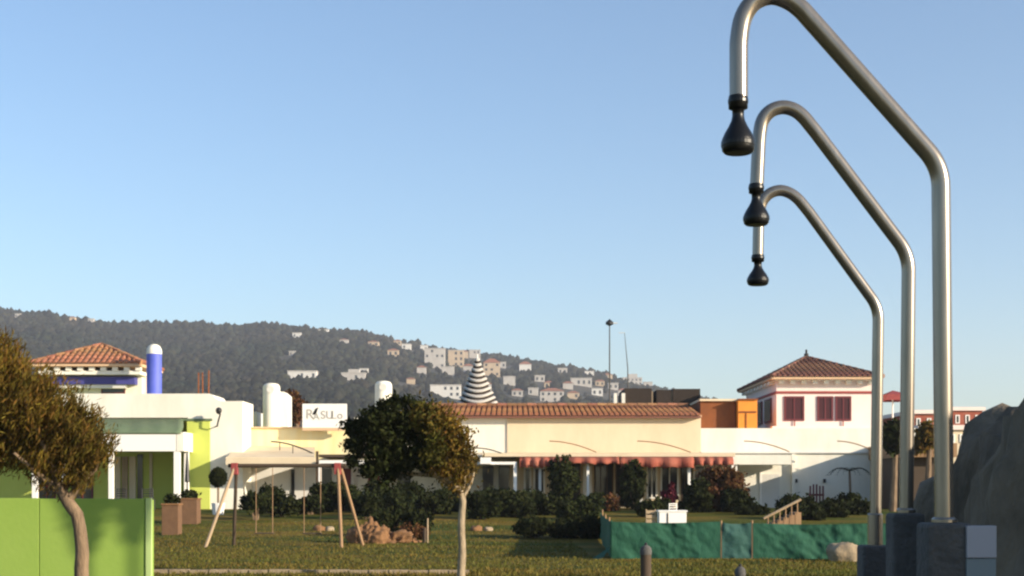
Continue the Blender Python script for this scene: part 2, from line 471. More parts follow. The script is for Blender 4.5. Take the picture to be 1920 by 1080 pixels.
tiny = [(556, 634, 18, 11, 'below the ridge left of centre', 1), (606, 622, 22, 9, 'right on the ridge line above the stepped villa', 1), (645, 645, 18, 9, 'below the ridge, above the stepped villa', 2),
        (700, 650, 24, 10, 'below the ridge above the right domed chimney', 3), (737, 668, 24, 13, 'above the dark tree crown, left of the tall block', 3), (762, 655, 20, 11, 'just left of the tall block, near the ridge', 1),
        (548, 668, 14, 9, 'alone midway down the wooded slope above the long grey building', 0), (745, 640, 16, 10, 'on the ridge line left of the tall block', 3), (890, 672, 24, 18, 'on the ridge above the cone tip', 0),
        (878, 700, 22, 16, 'touching the left side of the cone tip', 2), (1000, 742, 22, 15, 'between the cone and the white gabled house', 0), (1055, 702, 20, 13, 'near the ridge above the low white house', 0),
        (1120, 742, 24, 15, 'low on the slope left of the mast foot', 1), (1150, 730, 22, 13, 'right behind the mast pole', 0), (1075, 748, 26, 13, 'just right of the white gabled house', 3),
        (970, 744, 24, 13, 'just above the tile ridge right of the cone', 2), (33, 596, 12, 8, 'at the far left on the ridge', 0), (135, 603, 12, 9, 'on the ridge above the left tiled roof', 3),
        (170, 606, 12, 9, 'on the ridge just right of the left roof peak', 0), (790, 700, 20, 13, 'at the left foot of the tall block', 2), (770, 720, 18, 11, 'above the right edge of the dark crown', 3),
        (910, 736, 26, 18, 'directly behind the right side of the cone', 2), (1215, 728, 20, 13, 'at the right end of the hillside village', 0), (1140, 712, 20, 11, 'high on the slope left of the bright ridge house', 3),
        (1012, 716, 22, 13, 'below the pale house, middle of the slope', 0), (840, 702, 26, 16, 'below the cream block', 0), (868, 660, 22, 14, 'on the ridge right of the cream block', 3), (795, 660, 16, 14, 'on the left shoulder of the tall block', 1),
        (940, 690, 20, 12, 'above the peach coloured house on its right', 0), (1030, 728, 22, 12, 'above the white gabled house roof', 3), (1105, 706, 20, 11, 'near the ridge, left of the mast', 1), (1170, 744, 26, 14, 'above the dark pavilion left corner', 2),
        (1065, 730, 22, 13, 'midway between the gabled and the low white house', 2), (1125, 724, 20, 11, 'just left of the mast, midway up', 3), (682, 700, 18, 9, 'right of the stepped white villa', 1)]
KIND = (('white', 'flat', 'white flat-roofed'), ('greywall', 'flat', 'grey-white flat-roofed'), ('white', 'hip', 'white tile-roofed'), ('cream', 'hip', 'cream tile-roofed'))
for (px, py, w, h, where, kd) in tiny:
    far_house(px, py, w, h, 'tiny %s hillside house %s' % (KIND[kd][2], where), KIND[kd][0], KIND[kd][1])

def forest():
    # a few ragged crown shapes, thousands of copies joined as one mass
    import bmesh
    protos = []
    for q in range(6):
        bm = bmesh.new(); bmesh.ops.create_icosphere(bm, subdivisions=1, radius=1.0)
        vs = []
        for v in bm.verts:
            d = 1 + 0.7 * noise.noise(v.co * 1.9 + Vector((q * 9.1, 0, 0))) + 0.5 * noise.noise(v.co * 4.5 + Vector((0, q * 5.3, 0)))
            vs.append(v.co * d)
        tri = np.array([[l.index for l in f.verts] for f in bm.faces])
        protos.append((np.array([tuple(v) for v in vs]), tri)); bm.free()
    V = []; I = []; o = 0; cnt = 0
    hs = np.array(HOUSE_SPOTS)
    while cnt < 21000:
        px = rng.uniform(-900, 2500) if rng.random() < 0.22 else rng.uniform(-40, 1420)
        sky_ = np.interp(px, SPX, SPY)
        f = rng.random() ** 0.8
        y = HY0 + 60 + (HY1 * 1.03 - HY0 - 60) * f
        a = (px - 960) / F; x = a * y
        dense = noise.noise(Vector((x * 0.009, y * 0.009, 4.0)))
        if px > 720 and dense < -0.05 and rng.random() < 0.6: continue
        dd = (hs[:, 0] - x) ** 2 + (hs[:, 1] - y) ** 2
        front = (np.abs(hs[:, 0] - x) < hs[:, 2] + 2) & (hs[:, 1] - y > -3) & (hs[:, 1] - y < 55)
        if front.any() and rng.random() < 0.95 or (dd < hs[:, 2] ** 2).any(): continue
        r = rng.uniform(1.3, 3.4) * (0.7 if y < 700 else 1.0) * (1.35 if rng.random() < 0.1 else 1)
        p, t = protos[rng.integers(6)]
        th = rng.random() * 6.28; c, s_ = math.cos(th), math.sin(th)
        q = p * np.array([r, r, r * rng.uniform(0.8, 1.5)])
        q = np.stack([q[:, 0] * c - q[:, 1] * s_, q[:, 0] * s_ + q[:, 1] * c, q[:, 2]], 1) + np.array([x, y, hz(x, y) + r * 0.5])
        V.append(q); I.append(t + o); o += len(q); cnt += 1
    ob = mesh_np('woodland', np.concatenate(V), 3, np.concatenate(I).ravel(), M['forest'])
    tag(ob, 'dark wooded cover of the long hill behind the houses', 'woodland', kind='stuff')
forest()


# ------------------------------------------------------------------ roof tiles
def tile_column(mb, a, b, width, m_len=0.42):
    """half-round tiles laid from the eave point a up to b, each its own shell"""
    a, b = Vector(a), Vector(b); L = (b - a).length
    if L < 0.15: return
    d = (b - a) / L
    side = Vector((d.y, -d.x, 0)); side.normalize(); nrm = side.cross(d)
    if nrm.z < 0: nrm = -nrm
    n = max(1, int(round(L / m_len)))
    for i in range(n):
        p0 = a + d * (L * i / n) - d * 0.02; p1 = a + d * (L * (i + 1) / n)
        jig = random.uniform(-0.008, 0.008)
        vs = []
        for (p, r, up) in ((p0, width * 0.5, 0.035), (p1, width * 0.42, 0.005)):
            for k in range(5):
                t = math.pi * k / 4
                vs.append(p + side * (math.cos(t) * r + jig) + nrm * (math.sin(t) * r * 0.9 + up))
        mb.add(vs, [(k, k + 1, k + 6, k + 5) for k in range(4)] + [(0, 1, 2, 3, 4)])

def hip_roof(t, x0, x1, y0, y1, ze, ap, m, pitch=0.24, th=0.10, sides=('f', 'l', 'r')):
    ap = Vector(ap)
    rf = MB().add([(x0, y0, ze), (x1, y0, ze), (x1, y1, ze), (x0, y1, ze), tuple(ap), (x0, y0, ze - th), (x1, y0, ze - th), (x1, y1, ze - th), (x0, y1, ze - th)],
             [(0, 1, 4), (1, 2, 4), (2, 3, 4), (3, 0, 4), (5, 6, 1, 0), (6, 7, 2, 1), (7, 8, 3, 2), (8, 5, 0, 3), (8, 7, 6, 5)]).build('roof', M['tilepale'], t)
    n = int((x1 - x0) / pitch)
    for i in range(n):
        x = x0 + (i + 0.5) * (x1 - x0) / n
        k = (x - x0) / (ap.x - x0) if x < ap.x else (x1 - x) / (x1 - ap.x)
        mb = MB(); tile_column(mb, (x, y0 - 0.04, ze), (x, y0 + k * (ap.y - y0), ze + k * (ap.z - ze)), pitch * 0.86)
        if mb.v: mb.build('tile_course', m, rf, smooth=False)
    for sd_, xe in (('l', x0), ('r', x1)):
        if sd_ not in sides: continue
        n = int((y1 - y0) / pitch)
        for i in range(n):
            y = y0 + (i + 0.5) * (y1 - y0) / n
            k = (y - y0) / (ap.y - y0) if y < ap.y else (y1 - y) / (y1 - ap.y)
            mb = MB(); tile_column(mb, (xe + (-0.04 if xe == x0 else 0.04), y, ze), (xe + k * (ap.x - xe), y, ze + k * (ap.z - ze)), pitch * 0.86)
            if mb.v: mb.build('tile_course', m, rf)
    for (cx, cy) in ((x0, y0), (x1, y0), (x0, y1), (x1, y1)):
        mb = MB(); c = Vector((cx, cy, ze + 0.04)); L = (ap - c).length; q = int(L / 0.45)
        for i in range(q):
            a = c + (ap - c) * (i / q); b = c + (ap - c) * ((i + 1.08) / q)
            mb.tube([a, b], [0.12, 0.095], 8)
        mb.build('ridge_tile', m, rf)
    return rf

def window(t, x0, x1, z0, z1, y, frame_m, pane_m, fw=0.07, bars=1, proud=0.05):
    """a framed window set into a wall whose face is at y"""
    mb = MB()
    mb.box(x0, x0 + fw, y - proud, y + 0.05, z0, z1).box(x1 - fw, x1, y - proud, y + 0.05, z0, z1)
    mb.box(x0 + fw, x1 - fw, y - proud, y + 0.05, z0, z0 + fw).box(x0 + fw, x1 - fw, y - proud, y + 0.05, z1 - fw, z1)
    for b in range(bars):
        cx = x0 + (x1 - x0) * (b + 1) / (bars + 1)
        mb.box(cx - fw * 0.35, cx + fw * 0.35, y - proud + 0.01, y + 0.05, z0 + fw, z1 - fw)
    w = mb.build('window', frame_m, t)
    MB().box(x0 + fw, x1 - fw, y - 0.012, y + 0.03, z0 + fw, z1 - fw).build('pane', pane_m, w)
    return w

# ------------------------------------------------------------------ left villa
def left_villa():
    Y = 62.0; g = gz(0, Y) - 0.05
    x = lambda p: X(p, Y); z = lambda p: Z(p, Y)
    t = thing('white_villa', 'white villa with lime green porch, tiled upper storey and blue round chimney', 'house', (x(260), Y, g))
    # main block behind the porch, parapet above it, right hand wing with the curved step in the parapet
    MB().box(x(-120), x(352), 64.6, 71, g, z(738) - 0.002).build('wall', M['lime'], t)
    step = [(x(352), g), (x(455), g), (x(455), z(752)), (x(412), z(752)), (x(404), z(748)), (x(398), z(741)), (x(392), z(738)), (x(352), z(738))]
    MB().prism(step, Y, 64.5).build('side_wing', M['white'], t)
    MB().box(x(-120), x(352), Y, 64.597, z(783), z(738)).build('parapet', M['white'], t)
    MB().box(x(351), x(394), Y - 0.06, Y + 0.2, g, z(790)).build('green_pilaster', M['lime'], t)
    MB().box(x(341), x(398), Y - 0.10, Y + 0.1, z(789), z(785)).build('ledge', M['greencloth'], t)
    # porch: fascia, gable, awning, posts
    yf = 60.2
    X1 = lambda p: X(p, yf); Z1 = lambda p: Z(p, yf)
    MB().box(X1(60), X1(330), yf, yf + 0.25, Z1(846), Z1(814)).build('porch_fascia', M['white2'], t)
    MB().prism([(X1(331) + 0.0, Z1(846)), (X1(331) + 0.3, Z1(846)), (X1(331) + 0.3, Z1(810)), (X1(331), Z1(812))], yf, Y - 0.062).build('porch_gable', M['white'], t)
    aw = MB()
    n = 24
    for i in range(n + 1):
        px = 60 + (343 - 60) * i / n
        sag = 0.05 * math.sin(i * 1.9) + 0.03 * math.sin(i * 0.7)
        aw.v += [(X(px, 61.9), 61.95, Z(786, 61.95)), (X(px, 61), 61.1, (Z(786, 61.95) + Z1(813)) / 2 - 0.06 + sag), (X1(px * 0.99), yf - 0.05, Z1(813))]
    for i in range(n):
        for k in range(2):
            aw.f.append((i * 3 + k, i * 3 + 3 + k, i * 3 + 4 + k, i * 3 + 1 + k)); aw.mi.append(0)
    o = aw.build('awning', M['greencloth'], t, smooth=True)
    sm = o.modifiers.new('thick', 'SOLIDIFY'); sm.thickness = 0.03
    for px, w in ((64, 9), (120, 9), (207, 8), (331, 11)):
        MB().box(X1(px - w / 2), X1(px + w / 2), yf + 0.02, yf + 0.24, g, Z1(846.5)).build('porch_post', M['white2'], t)
    MB().box(X(346, 61.4), X(354, 61.4), 61.3, 61.5, g, Z(846, 61.4)).build('porch_post', M['white2'], t)
    # sliding doors and curtains under the porch
    yw = 64.6
    a = lambda p: X(p, yw)
    for i, (p0, p1) in enumerate(((216, 226), (229, 240), (243, 255))):
        MB().box(a(p0), a(p1), yw - 0.08, yw + 0.02, g + 0.1, Z(856, yw)).build('shutter', M['palewood'] if i % 2 else M['cream'], t)
    MB().box(a(258), a(268), yw - 0.06, yw + 0.02, g + 0.1, Z(852, yw)).build('door_opening', M['glass'], t)
    MB().box(a(281), a(286), yw - 0.10, yw + 0.02, g + 0.1, Z(850, yw)).build('downpipe', M['cream'], t)
    for p0, p1 in ((70, 105), (135, 175)):
        window(t, a(p0), a(p1), g + 0.3, Z(860, yw), yw, M['maroon'], M['glass'], 0.08, 1)
    # wall lamp
    lm = MB().tube([P(404, 800, Y - 0.02), P(407, 799, Y - 0.3), P(409, 790, Y - 0.5), P(413, 776, Y - 0.55)], 0.035, 6).build('lamp_arm', M['darkmetal'], t)
    MB().lathe(x(415), Y - 0.55, [(0.03, z(778)), (0.10, z(776)), (0.14, z(771)), (0.11, z(767)), (0.02, z(765))], 12).build('lamp_head', M['darkmetal'], lm, smooth=True)
    # upper storey
    Yu = 66.0
    u = lambda p: X(p, Yu); v = lambda p: Z(p, Yu)
    yb = 68.2
    MB().box(u(108), u(266), Yu, yb, z(738) - 0.3, v(705)).build('upper_wall', M['white'], t)
    MB().box(u(100), u(258), Yu - 0.55, Yu - 0.003, v(722), v(708)).build('eave_shade_band', M['eaveshade'], t)  # dark blue band coloured as the shadow under the eaves
    MB().box(u(116), u(240), Yu - 0.45, Yu - 0.004, v(729), v(722.3)).build('soffit_beam', M['greywall'], t)
    window(t, u(190), u(235), v(738), v(725), Yu, M['maroon'], M['glass'], 0.05, 0)
    MB().box(u(82), u(272), Yu - 0.9, yb + 0.3, v(705) + 0.002, v(698)).build('cornice', M['white'], t)
    for i in range(9):
        px = 92 + i * 21.5
        MB().box(u(px), u(px + 10), Yu - 0.97, Yu - 0.75, v(698) + 0.004, v(691.5)).build('eave_bracket', M['white'], t)
    MB().box(u(76), u(276), Yu - 1.05, yb + 0.5, v(691), v(688.5)).build('eave_board', M['tilepale'], t)
    hip_roof(t, u(68), u(277), Yu - 1.15, yb + 0.7, v(686), (u(180), 66.9, Z(646, 66.9)), M['tile'], 0.26)
    # blue round chimney with white dome
    cx, cy, r = X(289, 64), 64.0, 14 * 64 / F
    ch = MB().lathe(cx, cy, [(r, Z(745, 64)), (r, Z(664, 64))], 24).build('chimney', M['blue'], t, smooth=True)
    MB().lathe(cx, cy, [(r * 1.02, Z(664, 64)), (r * 1.02, Z(659, 64)), (r * 0.95, Z(654, 64)), (r * 0.75, Z(649, 64)), (r * 0.42, Z(646, 64)), (0.02, Z(645, 64))], 24).build('chimney_dome', M['white'], ch, smooth=True)
    MB().box(u(266) + 0.003, u(272), Yu + 0.3, Yu + 1.2, z(738) - 0.2, v(690) - 0.3).build('corner_pier', M['pinkwhite'], t)
    # railings and clutter poles on the roof terrace
    for px in (372, 380, 391):
        MB().tube([P(px, 740, 68), P(px + random.uniform(-1, 1), 694 + random.uniform(0, 14), 68)], 0.035, 5).build('roof_post', M['brownorange'], t)
left_villa()

# ------------------------------------------------------------------ yellow annex with canopy
def annex():
    Y = 64.0; g = gz(0, Y) - 0.05
    t = thing('yellow_annex', 'low yellow annex with flat canopy and grey shaded wall behind the swing frame', 'house', (X(560, Y), Y, g))
    MB().box(X(455, 62) + 0.01, X(662, Y), Y, 72, Z(862, Y), Z(803, Y)).build('upper_wall', M['yellow'], t)
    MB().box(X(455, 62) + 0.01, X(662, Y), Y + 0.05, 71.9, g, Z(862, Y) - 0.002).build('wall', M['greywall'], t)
    MB().box(X(455, 62) + 0.02, X(664, Y), Y - 0.1, Y + 0.35, Z(803, Y) + 0.002, Z(800.5, Y)).build('coping', M['tilepale'], t)
    yf = 60.6
    xx = lambda p: X(p, yf); zz = lambda p: Z(p, yf)
    MB().add([(xx(424), yf, zz(857)), (xx(590), yf, zz(857)), (X(590, Y), Y - 0.02, Z(838, Y)), (X(448, Y), Y - 0.02, Z(836, Y)),
              (xx(424), yf, zz(857) - 0.06), (xx(590), yf, zz(857) - 0.06), (X(590, Y), Y - 0.02, Z(838, Y) - 0.06), (X(448, Y), Y - 0.02, Z(836, Y) - 0.06)],
             [(0, 1, 2, 3), (7, 6, 5, 4), (0, 4, 5, 1), (1, 5, 6, 2), (3, 2, 6, 7), (0, 3, 7, 4)]).build('canopy', M['cream'], t)
    MB().box(xx(424), xx(592), yf - 0.12, yf - 0.005, zz(872), zz(858)).build('canopy_fascia', M['cream'], t)
    MB().box(xx(600), xx(690), yf - 0.3, yf - 0.15, zz(869), zz(863)).build('white_beam', M['white2'], t)
    MB().box(xx(597), xx(700), yf + 0.1, Y - 0.02, zz(857), zz(852)).build('added_shade_canopy', M['darkwood'], t)  # extra roof added so the wall below stays in shade
    MB().box(xx(599), xx(603.5), yf - 0.3, yf - 0.17, g, zz(869.3)).build('white_post', M['white2'], t)
    MB().box(xx(592), xx(596.5), yf + 0.0, yf + 0.12, g, zz(846)).build('dark_post', M['darkwood'], t)
    arc = [P(508 + 82 * k / 10, 828 + 24 * (k / 10) ** 1.8, yf + 1.2) for k in range(11)]
    MB().tube(arc, 0.035, 6).build('arched_rod', M['darkmetal'], t)
    for k in (2, 5):
        q = arc[k]; MB().tube([q, (q.x, q.y, q.z - 0.35)], 0.02, 5).build('hanger', M['darkmetal'], t)
    window(t, X(546, Y), X(552, Y), g + 0.6, Z(880, Y), Y + 0.05, M['darkmetal'], M['glass'], 0.03, 0)
    # dark doorways to the right of the grey wall
    for p0, p1, m in ((604, 622, 'glass'), (640, 658, 'maroon')):
        MB().box(X(p0, Y), X(p1, Y), Y - 0.01, Y + 0.1, g, Z(878, Y)).build('door', M[m], t)
    # two domed chimneys share the roof
    for (px, r, ytop, ybot) in ((509, 16, 718, 803), (719, 16, 714, 803)):
        Yc = 67.0; rr = r * Yc / F; cx = X(px, Yc)
        c = MB().lathe(cx, Yc, [(rr, Z(ybot, Yc) - 0.4), (rr, Z(ytop + 9, Yc)), (rr * 0.96, Z(ytop + 6, Yc)), (rr * 0.8, Z(ytop + 2.5, Yc)), (rr * 0.5, Z(ytop + .7, Yc)), (0.02, Z(ytop, Yc))], 24).build('chimney', M['white'], t, smooth=True)
        MB().tube([(cx + 0.02, Yc - rr * 0.93, Z(ytop + 13, Yc)), (cx + 0.02, Yc - rr * 1.03, Z(ytop + 13, Yc))], rr * 0.45, 14).build('vent', M['greywall'], c)
        if px == 509:
            MB().prism([(X(508, 67.4), Z(803, 67.4) - 0.3), (X(541, 67.4), Z(803, 67.4) - 0.3), (X(541, 67.4), Z(742, 67.4)), (X(533, 67.4), Z(735, 67.4)), (X(508, 67.4), Z(735, 67.4))], 67.2, 68.4).build('chimney_shoulder', M['white'], t)
    MB().box(X(457, 68), X(481, 68), 68, 70, Z(806, 68), Z(772, 68)).build('roof_hut', M['greywall'], t)
annex()

# rooftop sign
def rooftop_sign():
    Y = 63.4
    t = thing('rooftop_sign', 'white rooftop sign board with faded grey lettering and a black bird mark', 'sign', (X(608, Y), Y, Z(803, Y)))
    MB().box(X(567, Y), X(650, Y), Y, Y + 0.12, Z(802, Y), Z(757, Y)).build('board', M['white2'], t)
    MB().box(X(567, Y), X(652, Y), Y - 0.02, Y + 0.2, Z(803.2, Y) - 0.1, Z(802, Y) - 0.003).build('foot_rail', M['tilepale'], t)
    def word(s, px, py, hpx, m, italic=0.0):
        cu = bpy.data.curves.new('lettering', 'FONT'); cu.body = s
        cu.size = hpx * Y / F / 0.70; cu.extrude = 0.006; cu.shear = italic
        ob = bpy.data.objects.new('lettering', cu); COL.objects.link(ob)
        dg = bpy.context.evaluated_depsgraph_get(); dg.update()
        me = bpy.data.meshes.new_from_object(ob.evaluated_get(dg))
        bpy.data.objects.remove(ob)
        me.materials.clear(); me.materials.append(m)
        o = bpy.data.objects.new('lettering', me); COL.objects.link(o)
        o.parent = t; o.rotation_euler = (R(90), 0, 0)
        o.location = Vector((X(px, Y), Y - 0.008, Z(py, Y))) - LOC[t.name]
    word('R', 573, 785, 18, M['greyprint'])
    word('A', 587, 787, 13, M['greyprint'])
    word('SU', 601, 785, 15, M['greyprint'])
    word('L', 620, 785, 15, M['greyprint'])
    word('o', 632, 785, 14, M['greyprint'])
    bird = [(586, 776), (589, 771), (592, 766), (597, 764), (595, 769), (594, 773), (591, 777), (588, 778)]
    MB().prism([(X(a, Y), Z(b, Y)) for a, b in bird][::-1], Y - 0.014, Y - 0.001).build('bird_mark', M['black'], t)
rooftop_sign()

# ------------------------------------------------------------------ long cream building in the middle
def cream_building():
    Y = 66.0; g = gz(0, Y) - 0.05
    x = lambda p: X(p, Y); z = lambda p: Z(p, Y)
    t = thing('long_cream_building', 'long cream building with low tiled roof behind the middle tree', 'house', (x(990), Y, g))
    MB().box(x(664), x(951), Y, 73, g, z(783)).build('pale_wall', M['white'], t)
    MB().box(x(951) + 0.002, x(1314), Y - 0.06, 73, g, z(783)).build('wall', M['cream'], t)
    MB().box(x(800), x(1314), Y - 0.35, Y + 0.3, z(783) + 0.002, z(779)).build('eave_board', M['tilepale'], t)
    # roof slope with tile courses
    y0, y1 = Y - 0.45, 70.5
    z0, z1 = Z(780, y0), Z(762, y1)
    xa, xb = X(790, Y), X(1312, Y)
    rf = MB().add([(xa, y0, z0), (xb, y0, z0), (xb, y1, z1), (xa, y1, z1), (xa, y0, z0 - .08), (xb, y0, z0 - .08), (xb, 74, z0 - .08), (xa, 74, z0 - .08)],
                  [(0, 1, 2, 3), (4, 5, 1, 0), (1, 5, 6, 2), (2, 6, 7, 3), (3, 7, 4, 0), (7, 6, 5, 4)]).build('roof', M['tiledark'], t)
    n = 52
    for i in range(n):
        xx = xa + (i + 0.5) * (xb - xa) / n
        mb = MB(); tile_column(mb, (xx, y0 - 0.05, z0), (xx, y1, z1), (xb - xa) / n * 0.84)
        mb.build('tile_course', M['tile'], rf)
    mb = MB()
    for i in range(26):
        mb.tube([(xa + i * (xb - xa) / 26, y1, z1 + 0.05), (xa + (i + 1.06) * (xb - xa) / 26, y1, z1 + 0.05)], [0.13, 0.11], 8)
    mb.build('ridge_tile', M['tile'], rf)
    # front terrace: beam, posts, red awning
    yf = 61.6
    a = lambda p: X(p, yf); b = lambda p: Z(p, yf)
    MB().box(a(905), a(1378), yf, yf + 0.2, b(856), b(850)).build('terrace_beam', M['cream'], t)
    for px in (1010, 1100, 1200, 1290, 1372):
        MB().box(a(px), a(px + 5), yf + 0.02, yf + 0.16, g, b(856.3)).build('terrace_post', M['white2'], t)
    MB().add([(a(690), yf + 0.2, b(853)), (a(1378), yf + 0.2, b(853)), (X(1378, Y), Y - 0.07, z(849)), (X(690, Y), Y - 0.07, z(849)),
              (a(690), yf + 0.2, b(853) - .08), (a(1378), yf + 0.2, b(853) - .08), (X(1378, Y), Y - 0.07, z(849) - .08), (X(690, Y), Y - 0.07, z(849) - .08)],
             [(0, 1, 2, 3), (7, 6, 5, 4), (0, 4, 5, 1), (1, 5, 6, 2), (3, 2, 6, 7), (0, 3, 7, 4)]).build('terrace_roof', M['cream'], t)  # left end lengthened so the wall behind falls in shade
    for (p0, p1, drop) in ((974, 1045, 878), (1047, 1160, 871), (1162, 1300, 878), (1302, 1374, 874)):
        mb = MB(); n = 20
        for i in range(n + 1):
            px = p0 + (p1 - p0) * i / n
            dr = drop - 2.5 * abs(math.sin(i * math.pi / 4)) + 1.5 * noise.noise(Vector((px * 0.05, 0, 0)))
            f = 0.08 * math.sin(i * 1.3 + p0)
            mb.v += [(a(px), yf - 0.02, b(857)), (a(px), yf - 0.28 + f, b(863)), (a(px), yf - 0.34 + f * 1.4, b(dr))]
        for i in range(n):
            for k in range(2): mb.f.append((i * 3 + k, i * 3 + 3 + k, i * 3 + 4 + k, i * 3 + 1 + k)); mb.mi.append(0)
        o = mb.build('awning', M['redcloth'], t, smooth=True)
        sm = o.modifiers.new('thick', 'SOLIDIFY'); sm.thickness = 0.02
    # white gate frame between the annex and the red awning
    MB().box(a(895), a(969), yf - 0.2, yf - 0.06, b(871), b(866)).build('white_frame_beam', M['white2'], t)
    MB().box(a(963), a(969), yf - 0.2, yf - 0.07, g, b(871.2)).build('white_frame_post', M['white2'], t)
    MB().box(a(901), a(921), yf - 0.4, yf - 0.21, b(870), b(858)).build('lamp_box', M['white2'], t)
    MB().box(a(893), a(968), yf + 0.3, yf + 0.5, b(860), b(853)).build('dark_beam', M['darkwood'], t)
    # windows and doors in the shaded wall
    for (p0, p1) in ((982, 996), (1000, 1022)):
        window(t, X(p0, Y), X(p1, Y), z(926), z(876), Y - 0.06, M['white2'], M['glass'], 0.08, 0)
    MB().box(x(978), x(1032), Y - 0.5, Y - 0.062, z(936), z(928)).build('window_sill', M['white2'], t)
    MB().box(x(1093), x(1110), Y - 0.12, Y - 0.062, g, z(874)).build('door', M['white2'], t)
    for (p0, p1) in ((1212, 1232), (1238, 1272), (1300, 1340)):
        window(t, X(p0, Y), X(p1, Y), z(935), z(872), Y - 0.06, M['white2'], M['glass'], 0.07, 1)
    for (p0, p1) in ((1036, 1088), (1114, 1150), (1154, 1206), (1276, 1298)):  # added dark glazing standing in for the deep shade on this wall
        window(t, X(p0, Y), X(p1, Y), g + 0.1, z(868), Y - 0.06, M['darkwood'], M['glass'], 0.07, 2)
    for (p0, p1) in ((690, 712), (745, 770), (905, 925), (935, 955)):
        MB().box(x(p0), x(p1), Y - 0.07, Y + 0.1, g, z(874)).build('door', M['maroon'] if p0 in (690,) else M['glass'], t)
    # thin arched rods standing over the terrace roof
    for (p0, p1, ya, yb_) in ((1030, 1118, 827, 848), (1195, 1295, 827, 848), (893, 945, 840, 852)):
        pts = [P(p0 + (p1 - p0) * k / 10, ya + (yb_ - ya) * (k / 10) ** 1.9, 63.2) for k in range(11)]
        MB().tube(pts, 0.03, 6).build('arched_rod', M['wood'] if p0 != 893 else M['darkmetal'], t)
cream_building()

def dark_pavilion():
    Y = 74.0
    t = thing('dark_roof_pavilion', 'dark brown open pavilion rising behind the right end of the tiled roof', 'pavilion', (X(1240, Y), Y, gz(0, Y)))
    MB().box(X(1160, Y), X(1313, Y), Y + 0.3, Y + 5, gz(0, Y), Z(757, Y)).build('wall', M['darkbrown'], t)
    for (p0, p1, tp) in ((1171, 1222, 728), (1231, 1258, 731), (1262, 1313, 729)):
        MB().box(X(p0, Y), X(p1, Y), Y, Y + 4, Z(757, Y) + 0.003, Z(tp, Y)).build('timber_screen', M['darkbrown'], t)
    for p0 in (1222.5, 1258.5):
        MB().box(X(p0, Y), X(p0 + 3, Y), Y + 0.1, Y + 0.4, Z(757, Y) + 0.003, Z(733, Y)).build('post', M['palewood'], t)
    for p0 in (1150, 1165):
        MB().box(X(p0, Y), X(p0 + 6, Y), Y - 0.4, Y + 0.2, Z(770, Y), Z(738, Y)).build('chimney_pot', M['white'], t)
dark_pavilion()

# ------------------------------------------------------------------ striped cone
def striped_cone():
    Y = 92.0; cx = X(895, Y)
    t = thing('striped_cone', 'cone of black and white draped stripes behind the tiled roof', 'tower', (cx, Y, gz(0, Y)))
    top, bot = 672, 762; n = 19
    fz = lambda th, r: -0.17 * r * math.cos(2 * (th + math.pi / 2))
    rad = lambda f: (4 + 33 * f ** 1.15) * Y / F
    for i in range(n):
        f0, f1 = i / n, (i + 1) / n
        r0, r1 = rad(f0), rad(f1)
        z0, z1 = Z(top + (bot - top) * f0, Y), Z(top + (bot - top) * f1, Y)
        if i % 2 == 0:
            MB().lathe(cx, Y, [(r1 * 1.0, z1), (r1 * 1.05, z1 + 0.04), (r0 * 1.05, z0 - 0.02), (r0 * 0.98, z0)], 28, fz).build('white_band', M['hillwhite'], t, smooth=True)
        else:
            MB().lathe(cx, Y, [(r1 * 0.93, z1), (r0 * 0.93, z0)], 28, fz).build('dark_band', M['darkbrown'], t, smooth=True)
    MB().lathe(cx, Y, [(rad(1) * 0.95, gz(0, Y)), (rad(1) * 0.95, Z(bot, Y) - 0.3)], 24).build('drum', M['pinkwhite'], t)
    MB().tube([(cx, Y, Z(top, Y)), (cx, Y, Z(664, Y))], 0.05, 6).build('finial', M['white2'], t)
striped_cone()

